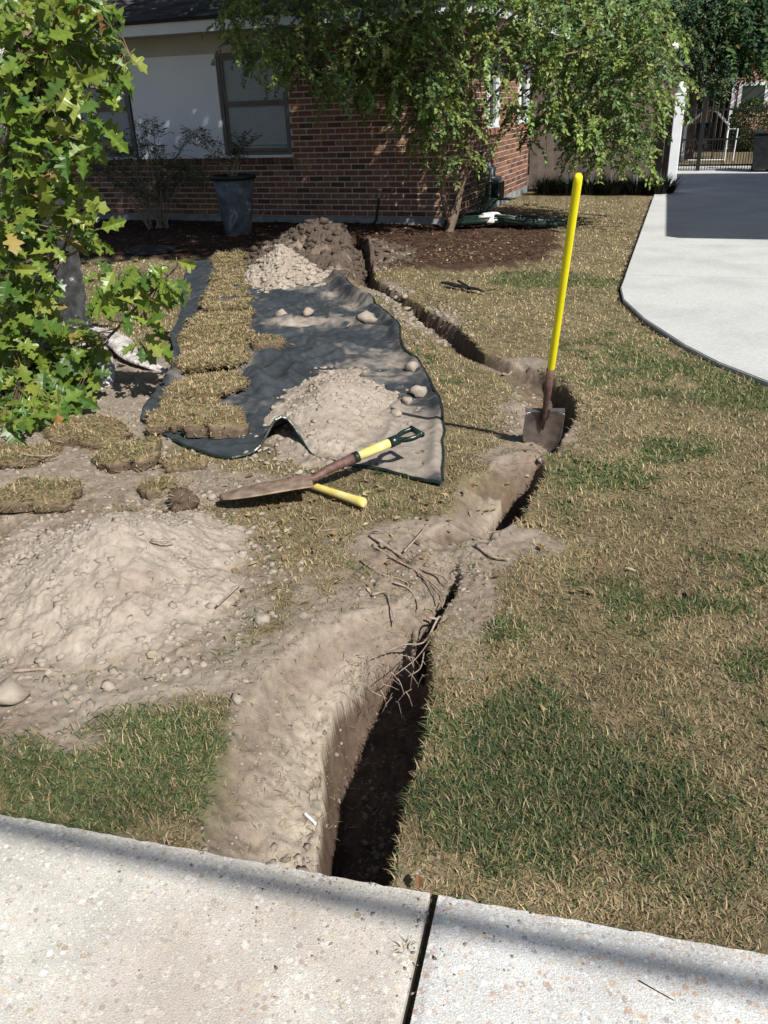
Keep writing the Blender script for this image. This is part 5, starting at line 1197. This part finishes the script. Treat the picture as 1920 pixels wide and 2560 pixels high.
def litter():
    r = np.random.RandomState(9)
    # shredded mulch
    n = 26000; k = [Vector(p) for p in BED]; x = r.uniform(-9, 4.2, n); y = r.uniform(8.8, 14.2, n); keep = (bedm(x, y) > .25+.6*r.rand(n)) & (((x-HC.x)*SD.x+(y-HC.y)*SD.y < 0) | ((x-HC.x)*FD.x+(y-HC.y)*FD.y > .02)); x, y = x[keep], y[keep]; n = len(x)
    P = np.stack([x, y, hgt(x, y)], 1); az = r.uniform(0, 6.283, n)
    pal = np.array([(.075, .038, .026), (.11, .06, .04), (.05, .028, .02), (.16, .09, .06), (.035, .022, .018)]); col = pal[r.randint(0, 5, n)]*r.uniform(.7, 1.3, (n, 1))
    V, F, C = blades(P, r.uniform(.03, .09, n), r.uniform(.008, .022, n), r.uniform(1.0, 1.65, n), az, col)
    tag(mk('mulch', V, F, M['mulch'], col=C), 'dark reddish shredded mulch bed along the brick wall', 'mulch', kind='stuff')
    # dry leaves
    B = [(1130, 640, .9, .5, 260), (1250, 610, .6, .4, 160), (700, 590, 1.6, .5, 160), (1500, 640, 1.2, 1.5, 60), (800, 1350, .6, .6, 70), (1000, 1180, .6, .5, 60), (1500, 1300, .9, .9, 60), (300, 900, .8, .8, 80), (1120, 720, .6, 1.0, 60), (1300, 500, .8, 1.0, 60)]
    P = []
    for px, py, rx, ry, n in B:
        c = at(px, py)
        for _ in range(n): P.append((c.x+r.normal(0, rx*.6), c.y+r.normal(0, ry*.6)))
    P = np.array(P); n = len(P); z = hgt(P[:, 0], P[:, 1])+.012; az = r.uniform(0, 6.283, n); Dn = np.stack([np.cos(az), np.sin(az), r.normal(0, .25, n)], 1)
    pal = np.array([(.40, .31, .16), (.28, .18, .09), (.45, .39, .25), (.22, .14, .08)]); col = pal[r.randint(0, 4, n)]*r.uniform(.7, 1.2, (n, 1))
    V, F, C = leafmesh(np.column_stack([P, z]), unit(Dn), np.stack([r.normal(0, .4, n), r.normal(0, .4, n), np.ones(n)], 1), r.uniform(.02, .055, n), r.uniform(.010, .028, n), col)
    tag(mk('leaf_litter', V, F, M['leaf'], col=C), 'small dry yellow and brown leaves scattered on mulch and lawn', 'leaves', kind='stuff')
    # straw litter on the dug soil
    n = 9000; q = []
    for px, py, rx, ry in ((330, 1500, .8, .6), (700, 1500, .5, .5), (200, 1080, .7, .5), (1040, 1430, .3, .3), (1280, 1100, .25, .4), (500, 1200, .4, .25), (1000, 1000, .5, .7), (60, 1250, .3, .4), (1120, 1600, .15, .25), (700, 1850, .3, .35), (1070, 800, .3, .5)):
        c = at(px, py); q.append(np.stack([r.normal(c.x, rx*.6, n//11), r.normal(c.y, ry*.6, n//11)], 1))
    q = np.concatenate(q); q = q[(q[:, 1] > SWY(q[:, 0])+.01)]; q = q[pdist(q[:, 0], q[:, 1], TP) > 0]; n = len(q); zz = hgt(q[:, 0], q[:, 1])
    V, F, C = blades(np.column_stack([q, zz+.001]), r.uniform(.012, .04, n), r.uniform(.001, .002, n)*(.7+.3*np.hypot(q[:, 0], q[:, 1])), r.uniform(1.2, 1.57, n), r.uniform(0, 6.283, n), blade_cols(n, np.full(n, .05)))
    tag(mk('straw_litter', V, F, M['blade'], col=C), 'bits of dry straw strewn over the bare soil', 'straw', kind='stuff')
    # one curled brown leaf by the slab joint
    for px, py, s, l in ((1047, 2205, .022, 'curled brown leaf beside the sidewalk joint'), (1180, 1215, .03, 'dry brown leaf on soil between fabric corner and trench')):
        c = at(px, py, .012); nn = 9; V = []; 
        for j in range(nn):
            v = j/(nn-1); w = sin(pi*min(v*.95+.05, 1))*.42*s
            for u in (-1, 0, 1): V.append((c.x+w*u, c.y+(v-.5)*s*1.6, c.z+.5*w*abs(u)+.3*s*(v-.5)**2))
        o = mk('dry_leaf', V, [(j*3+i, j*3+i+1, j*3+i+4, j*3+i+3) for j in range(nn-1) for i in range(2)], M['oakleaf'], col=np.tile([.33, .17, .09], (len(V), 1)))
        tag(o, l, 'leaf')
    # weed in the slab joint
    n = 46; c = at(1013, 2375, -.01); az = r.uniform(0, 6.283, n)
    V, F, C = blades(np.column_stack([c.x+r.normal(0, .004, n), c.y+r.normal(0, .012, n), np.full(n, -.01)]), r.uniform(.018, .035, n), r.uniform(.0015, .003, n), r.uniform(.5, 1.4, n), az, np.array([.14, .13, .05])*r.uniform(.6, 1.4, (n, 1)))
    tag(mk('joint_weed', V, F, M['blade'], col=C), 'little dry weed growing in sidewalk joint', 'weed')
litter()

# ------------------------------------------------------------------ things along the house
def wall_things():
    # hose bib with black pipe
    p = WP(-1.05, .40, .03); t = empty('outdoor_tap', tuple(p), 'white outdoor tap on brick wall above a black downpipe', 'tap')
    m = MB(); m.tube([p+SD*.03, p-SD*.07, p-SD*.10+Vector((0, 0, -.05))], [.014, .014, .011], 8); m.build('spout', M['meter'], t)
    m = MB(); m.tube([p-SD*.05, p-SD*.05+Vector((0, 0, .06))], .007, 6); m.build('stem', M['meter'], t); m = MB(); m.tube([p-SD*.05+Vector((0, 0, .055)), p-SD*.05+Vector((0, 0, .066))], .034, 10); m.build('wheel', M['white'], t)
    m = MB(); c = crv([p-SD*.10+Vector((0, 0, -.05)), p-SD*.12+FD*-.02+Vector((0, 0, -.2)), p-SD*.13-FD*.08+Vector((0, 0, -.37)), p-SD*.25-FD*.35+Vector((0, 0, -.39))], 6); m.tube(c, .016, 8)
    tag(m.build('garden_hose', M['black'], smooth=True), 'short black hose hanging from outdoor tap to the mulch', 'hose')
    # gas meter
    b = SP(1.62, .05, .10); t = empty('gas_meter', tuple(b), 'grey utility meter with pipes on the sunlit side wall', 'meter')
    m = MB(); m.box(SP(1.50, .16, .06), SD*.26, FD*.17, (0, 0, .27)); m.build('body', M['meter'], t, bevel=.02); m = MB(); m.box(SP(1.505, .18, .232), SD*.25, FD*.012, (0, 0, .23)); m.box(SP(1.50, .175, .07), -SD*.006, FD*.15, (0, 0, .24)); m.build('dial_cover', M['black'], t)
    m = MB(); m.box(SP(1.52, .43, .07), SD*.22, FD*.14, (0, 0, .05)); m.build('head', M['meter'], t, bevel=.015)
    m = MB(); m.tube(crv([SP(1.43, .02, .1), SP(1.43, .3, .1), SP(1.43, .58, .1), SP(1.52, .60, .1), SP(1.54, .5, .1)], 5), .018, 8); m.build('inlet_pipe', M['meter'], t, smooth=True)
    m = MB(); m.tube(crv([SP(1.72, .48, .1), SP(1.73, .60, .1), SP(1.85, .58, .08), SP(1.88, .45, .02)], 5), .017, 8); m.build('outlet_pipe', M['meter'], t, smooth=True)
    m = MB(); m.box(SP(1.44, .52, .012), SD*.30, FD*.02, (0, 0, .16)); m.box(SP(1.80, .10, .012), SD*.08, FD*.05, (0, 0, .30)); m.build('bracket', M['meter'], t)
    m = MB(); m.tube([SP(1.68, .46, .17), SP(1.68, .46, .20)], .03, 12); m.build('regulator', M['meter'], t)
    # floodlight-like white lump in the far leaves
    q = aty(1680, 116, 17.2); t = MB(); 
    P, F = clod_mesh(50, 2, .3, .7); mk_ = mk('nesting_box', [tuple(Vector(v*np.array([.12, .08, .09]))+q) for v in P], [tuple(f) for f in F], M['lumpwhite'], smooth=False)
    mk_.name = 'hanging_ornament'; tag(mk_, 'small bright white lump hanging among dark leaves above gate post', 'ornament')
    # plastic edging heap by the myrtle
    c = at(1215, 570); t = empty('edging_heap', tuple(c), 'heap of dark green plastic garden edging lying beside the myrtle trunk', 'edging'); r = random.Random(12)
    for k in range(11):
        a = c+Vector((r.uniform(-.55, -.1), r.uniform(-.35, .35), 0)); e = c+Vector((r.uniform(.5, 1.15), r.uniform(-.55, .15), 0)); 
        cc = crv([a+Vector((0, 0, .04)), a.lerp(e, .35)+Vector((0, r.uniform(-.15, .15), .08+.03*r.random())), a.lerp(e, .7)+Vector((0, r.uniform(-.12, .12), .05)), e+Vector((0, 0, .04))], 6)
        m = MB(); V = []; h_ = r.uniform(.06, .10)
        for i, q in enumerate(cc):
            tl = .5*sin(i*.4+k); V += [q, q+Vector((0, -h_*tl*.8, h_*(1-.4*abs(tl)))), q+Vector((.0, -h_*tl*.8-.006, h_*(1-.4*abs(tl)))), q+Vector((0, -.006, 0))]
        m.add(V, [(i*4+j, i*4+(j+1) % 4, i*4+4+(j+1) % 4, i*4+4+j) for i in range(len(cc)-1) for j in range(4)]); m.tube([V[i*4+1] for i in range(len(cc))], .011, 6); m.build('edging_strip', M['edging'], t, smooth=True)
    q = at(1222, 572)+Vector((0, -.1, 0)); P, F = clod_mesh(9, 2, .5, .7)
    o = mk('plastic_bag', P*np.array([.14, .1, .09])+np.array([q.x, q.y, .14]), F, M['lumpwhite']); tag(o, 'crumpled white plastic bag lying on the dark green edging', 'bag')
    # flat black edging piece on lawn
    a, b = at(1105, 706, .02), at(1210, 727, .02); m = MB(); m.tube([a.lerp(b, k/6)+Vector((0, .01*sin(k*2), .008*sin(k*3))) for k in range(7)], [.02, .024, .03, .02, .026, .018, .01], 6, squash=.6)
    m.tube([a+Vector((.15, .05, 0)), b+Vector((-.1, .06, .01))], .010, 5); tag(m.build('plastic_strip', M['black']), 'short twisted black plastic strip lying on the lawn near mulch', 'plastic strip')
    # black drum lid / basin at left
    c = at(378, 632); m = MB(); m.lathe((c.x, c.y, 0), [(.27, 0), (.285, .03), (.27, .05), (.24, .056), (.10, .06), (.001, .062)], 28); o = m.build('round_lid', M['black'], smooth=True); tag(o, 'round black plastic lid lying flat on grass left of the fabric', 'lid')
    # cycad-like plant by trunk
    b = at(1195, 560); t = empty('fern_plant', tuple(b), 'dark green fern with upright fronds between myrtle trunk and meter', 'fern'); r = random.Random(5)
    for k, (dx, h) in enumerate(((-.03, .62), (.12, .5), (-.16, .45), (.05, .34), (.22, .30), (-.02, .85))):
        c = crv([b, b+Vector((dx*.5, -.04, h*.6)), b+Vector((dx, -.1, h)), b+Vector((dx*1.9, -.15, h*1.02))], 6); m = MB(); m.tube(c, .006, 5)
        V = []; F = []
        for i in range(4, len(c)):
            for s in (-1, 1):
                q = c[i]; d = Vector((s*.075, -.02, .03+r.uniform(-.01, .01))); w = Vector((0, 0, .016)); n0 = len(V); V += [q, q+d*.5+w*.6, q+d, q+d*.5-w*.6]; F.append((n0, n0+1, n0+2, n0+3))
        m.add(V, F, (.025, .06, .03)); m.C = [(.025, .06, .03)]*len(m.V); m.build('frond', M['leaf'], t)
    # climbing sprig on the side wall
    t = empty('wall_sprig', tuple(SP(1.3, .9, .05)), 'leafy sprigs reaching across the sunlit side wall above meter', 'plant'); A = []; od = []
    m = MB()
    for (p0, p1) in ((SP(.55, .92, .12), SP(1.9, 1.0, .10)), (SP(.45, .42, .12), SP(1.3, .86, .10)), (SP(.5, .35, .1), SP(1.1, .75, .2))):
        c = crv([p0, p0.lerp(p1, .5)+Vector((0, 0, .05)), p1], 7); m.tube(c, .007, 5)
        for q in c[3:]: A.append(tuple(q)); od.append(np.array([.2, 0, .3]))
    V, F, C, tw = sprays(A, .12, 5, .045, .02, [(.03, .055, .03), (.05, .08, .04)], droop=.3, outdir=od, seed=61); o = mk('foliage', V, F, M['leaf'], t, col=C); o['kind'] = 'stuff'; m.build('stem', M['mbark'], t)
wall_things()

# ------------------------------------------------------------------ oak
def oak_leaf(seed):
    r = random.Random(seed); half = [(.0, .0), (.035, .10), (.13, .16), (.32, .22), (.18, .32), (.17, .40), (.42, .50), (.44, .60), (.22, .62), (.19, .70), (.33, .82), (.13, .86), (.0, 1.0)]
    curl = r.uniform(.1, .5); bend = r.uniform(-.2, .7); V = []; asym = r.uniform(.85, 1.1)
    mid = []
    for i, (x, y) in enumerate(half):
        xr = x*.84*r.uniform(.75, 1.15)+.03*(0 < i < 12); xl = x*.84*asym*r.uniform(.75, 1.15)+.03*(0 < i < 12)
        zf = lambda xx: curl*abs(xx)*1.0-bend*(y-.3)**2*.5+.04*r.uniform(-1, 1)*(abs(xx) > .2)
        V += [(0, y, -bend*(y-.3)**2*.5), (xr, y, zf(xr)), (-xl, y, zf(xl))]
    F = []
    for i in range(len(half)-1):
        a, b = i*3, i*3+3
        F.append((a, a+1, b+1, b)); F.append((a, b, b+2, a+2))
    # petiole
    n = len(V); V += [(-.01, -.28, .03), (.01, -.28, .03), (.012, .0, 0), (-.012, 0, 0)]; F.append((n, n+1, n+2, n+3))
    return np.array(V, float), F
def oak():
    b = Vector((-2.22, 5.75, 0)); t = empty('oak_tree', tuple(b), 'oak with pale grey trunk and low lobed green leaves at left', 'tree')
    # trunk with buttress roots
    na = 40; V = []; rings = []
    zs = [0, .03, .07, .13, .22, .35, .6, 1.0, 1.6, 2.3, 3.2, 4.2]
    tx = [0, .0, .0, .0, .01, .02, .05, .06, .06, .04, .05, .1]
    for z, dx in zip(zs, tx):
        base = .205+.055*math.exp(-z/.35)-.018*min(z, 4.2)
        for k in range(na):
            an = 2*pi*k/na; fl = 0
            for a0, am, w in ((-.35, .55, .20), (-1.3, .35, .25), (.7, .3, .25), (2.2, .35, .3), (3.6, .3, .3)):
                da = (an-a0+pi) % (2*pi)-pi; fl += am*math.exp(-(da/w)**2)*math.exp(-z/.10)
            rr = base*(1+.05*sin(an*5+z*2)+.03*sin(an*11))+fl*.62
            V.append((b.x+dx+cos(an)*rr, b.y+sin(an)*rr, z-.03))
    F = [(i*na+k, i*na+(k+1) % na, (i+1)*na+(k+1) % na, (i+1)*na+k) for i in range(len(zs)-1) for k in range(na)]
    o = mk('trunk', V, F, M['bark'], t, smooth=True); md = o.modifiers.new('s', 'SUBSURF'); md.levels = 2; md.render_levels = 2
    m = MB(); g = [at(x, y) for x, y in ((290, 900), (335, 925), (385, 935), (430, 937))]
    g = [b+Vector((.1, -.1, 0))]+g; m.tube(crv([Vector((q.x, q.y, zg(q.x, q.y)+h)) for q, h in zip(g, (.16, .07, .04, .02, -.02))], 5), list(np.interp(np.linspace(0, 4, 21), range(5), [.12, .10, .075, .05, .02])), 14, squash=.42); m.build('surface_root', M['bark'], t, smooth=True)
    m = MB(); g = [b+Vector((0, -.1, 0))]+[at(x, y) for x, y in ((250, 935), (262, 985))]
    m.tube(crv([Vector((q.x, q.y, zg(q.x, q.y)+h)) for q, h in zip(g, (.14, .06, -.03))], 5), list(np.linspace(.13, .05, 11)), 14, squash=.7); m.build('surface_root', M['bark'], t, smooth=True)
    top = Vector((b.x+.1, b.y, 4.1)); limbs = [(1.9, 1.2, 2.4), (3.6, 2.4, 2.2), (.6, 3.4, 2.6), (-1.6, 1.8, 2.5), (-.5, -1.2, 2.6), (2.8, .2, 2.9), (-2.2, -.3, 2.2)]
    for l in limbs:
        e = top+Vector(l); c = crv([top+Vector((0, 0, -.5)), top+Vector((l[0]*.25, l[1]*.25, l[2]*.5)), e], 6); m = MB(); m.tube(c, list(np.linspace(.11, .02, len(c))), 8); m.build('limb', M['bark'], t, smooth=True)
    # unseen crown added above the frame to shade house front and mulch bed
    r = np.random.RandomState(77); n = 30000; cl = r.uniform(-1, 1, (420, 3)); P = []
    cx = np.array([-.9, 7.3, 6.3]); rad = np.array([4.6, 3.9, 1.3]); cen = unit(r.normal(0, 1, (420, 3)))*(r.rand(420, 1)**.4)*rad+cx
    P = cen[r.randint(0, 420, n)]+r.normal(0, .33, (n, 3))*np.array([1, 1, .7])
    k = 1/tan(ELEV); gx, gy = P[:, 0]-SUN.x*k*P[:, 2], P[:, 1]-SUN.y*k*P[:, 2]    # where the leaf's shadow lands; leaves outside the wanted shade are dropped
    inb = (gy > 9.75+.25*vn(gx*1.2, gy*0, 0, 3)) & (gx < 0.8-.45*(gy-10)+.3*vn(gy*1.5, gx*0, 0, 4))
    P = P[inb]; n = len(P); az = r.uniform(0, 6.283, n)
    V, F, C = leafmesh(P, unit(r.normal(0, 1, (n, 3))), r.normal(0, .5, (n, 3))+np.array([0, 0, 1]), r.uniform(.12, .18, n), r.uniform(.09, .13, n), np.array([.08, .13, .03])*r.uniform(.6, 1.4, (n, 1)))
    o = mk('crown', V, F, M['leaf'], t, col=C); o['kind'] = 'stuff'
    # low leafy shoots in front of the trunk: individual lobed leaves
    pal = [(.15, .23, .04), (.20, .27, .045), (.11, .19, .035), (.07, .14, .03), (.17, .24, .04), (.26, .30, .06), (.09, .16, .04), (.30, .17, .06), (.36, .28, .09)]
    variants = []
    for i in range(14):
        V, F = oak_leaf(i); c = pal[i % len(pal)] if i < 9 else pal[i % 6]
        cc = np.tile(c, (len(V), 1)); cc[0::3][:13] *= 1.15
        variants.append(mk('leaf', V, F, M['oakleaf'], mesh_only=True, smooth=False, col=np.clip(cc, 0, 1)))
    reg = [([(0, -40), (225, -40), (235, 60), (262, 95), (290, 110), (292, 165), (255, 205), (225, 250), (240, 290), (205, 330), (165, 345), (120, 330), (0, 340)], 400), ([(0, 320), (150, 330), (190, 400), (215, 480), (225, 540), (170, 560), (120, 520), (90, 600), (0, 620)], 230),
           ([(0, 600), (110, 590), (120, 680), (160, 700), (225, 710), (205, 800), (160, 845), (120, 885), (60, 900), (0, 915)], 340), ([(190, 560), (290, 570), (390, 560), (395, 605), (350, 650), (340, 720), (335, 765), (300, 770), (270, 690), (215, 660)], 75), ([(0, 0), (150, 0), (120, 300), (80, 500), (60, 850), (0, 850)], 420), ([(0, 760), (170, 760), (190, 840), (120, 900), (0, 920)], 160)]
    r2 = np.random.RandomState(12); pos = []
    for k_, (P, n) in enumerate(reg):
        for px, py in polysamp(P, n, r2):
            y = r2.uniform(4.55, 5.15) if k_ != 3 else r2.uniform(4.35, 4.6)
            if k_ >= 4: y = r2.uniform(5.0, 5.4)
            q = aty(px, py, y)
            if q.z < .09: y2 = y; 
            while q.z < .09: y -= .08; q = aty(px, py, y)
            pos.append((q, k_))
    # shoots: twigs that pass near the leaves
    tw = MB()
    shoots = [[Vector((-2.3, 5.5, .15)), aty(60, 900, 5.1), aty(60, 600, 5.0), aty(80, 300, 4.9), aty(140, 50, 4.8), aty(170, -80, 4.8)], [Vector((-2.3, 5.5, .3)), aty(130, 700, 5.1), aty(190, 520, 4.9), aty(210, 380, 4.8), aty(290, 180, 4.75), aty(330, 150, 4.7)],
              [Vector((-2.25, 5.5, .12)), aty(240, 860, 5.0), aty(340, 770, 4.7), aty(420, 690, 4.5), aty(445, 665, 4.45)], [Vector((-2.35, 5.5, .4)), aty(20, 700, 5.2), aty(10, 400, 5.0), aty(60, 100, 4.9)], [aty(80, 300, 4.9), aty(200, 220, 4.8), aty(300, 240, 4.75)], [aty(60, 600, 5.0), aty(160, 640, 4.9), aty(230, 600, 4.8)],
              [Vector((-2.3, 5.5, .1)), aty(120, 930, 5.0), aty(60, 950, 4.8)]]
    SH = []
    for s in shoots: c = crv(s, 8); SH += c; tw.tube(c, list(np.linspace(.012, .003, len(c))), 5, cap=False)
    for q, _ in pos[::3]:
        n_ = min(SH, key=lambda v: (v-q).length)
        if (n_-q).length < .6: tw.tube([n_, n_.lerp(q, .5)+Vector((0, 0, .03)), q], [.004, .003, .0015], 3, cap=False)
    o = tw.build('shoots', M['mbark'], t); o['kind'] = 'stuff'
    pos.sort(key=lambda a: (a[0]-Vector((0, 0, CH))).length)
    sV, sF, sC, nn = [], [], [], 0; face = Vector((.25, -.75, .75))
    for i, (q, k_) in enumerate(pos):
        nr = (face+Vector((rnd.gauss(0, .8), rnd.gauss(0, .65), rnd.gauss(0, .7)))).normalized(); d = Vector((rnd.gauss(0, .7), rnd.gauss(0, .4), -.75+rnd.gauss(0, .5))); d = (d-nr*d.dot(nr)).normalized(); x = d.cross(nr)
        s = rnd.uniform(.070, .150); Mx = Matrix((x, d, nr)).transposed(); yellow = rnd.random() < (.09 if k_ in (1, 4) else .03)
        vi = (7 if rnd.random() < .5 else 8) if yellow else rnd.choice([0, 1, 2, 3, 4, 5, 6, 9, 10, 11, 12, 13])
        if i < 300:
            o = link('leaf', variants[vi], t); o.location = q; o.rotation_euler = Mx.to_euler(); o.scale = (s*rnd.uniform(.72, 1.0), s*rnd.uniform(1.0, 1.2), s*rnd.uniform(.6, 2.2))
        else:
            V, F = oak_leaf(vi); V = (np.array(Mx) @ (V*s).T).T+np.array(q); sV.append(V); sF += [tuple(a+nn for a in f) for f in F]; nn += len(V); sC.append(np.tile(pal[vi % 9 if vi < 9 else vi % 6], (len(V), 1)))
    o = mk('leafage', np.concatenate(sV), sF, M['oakleaf'], t, col=np.concatenate(sC)); o['kind'] = 'stuff'
oak()
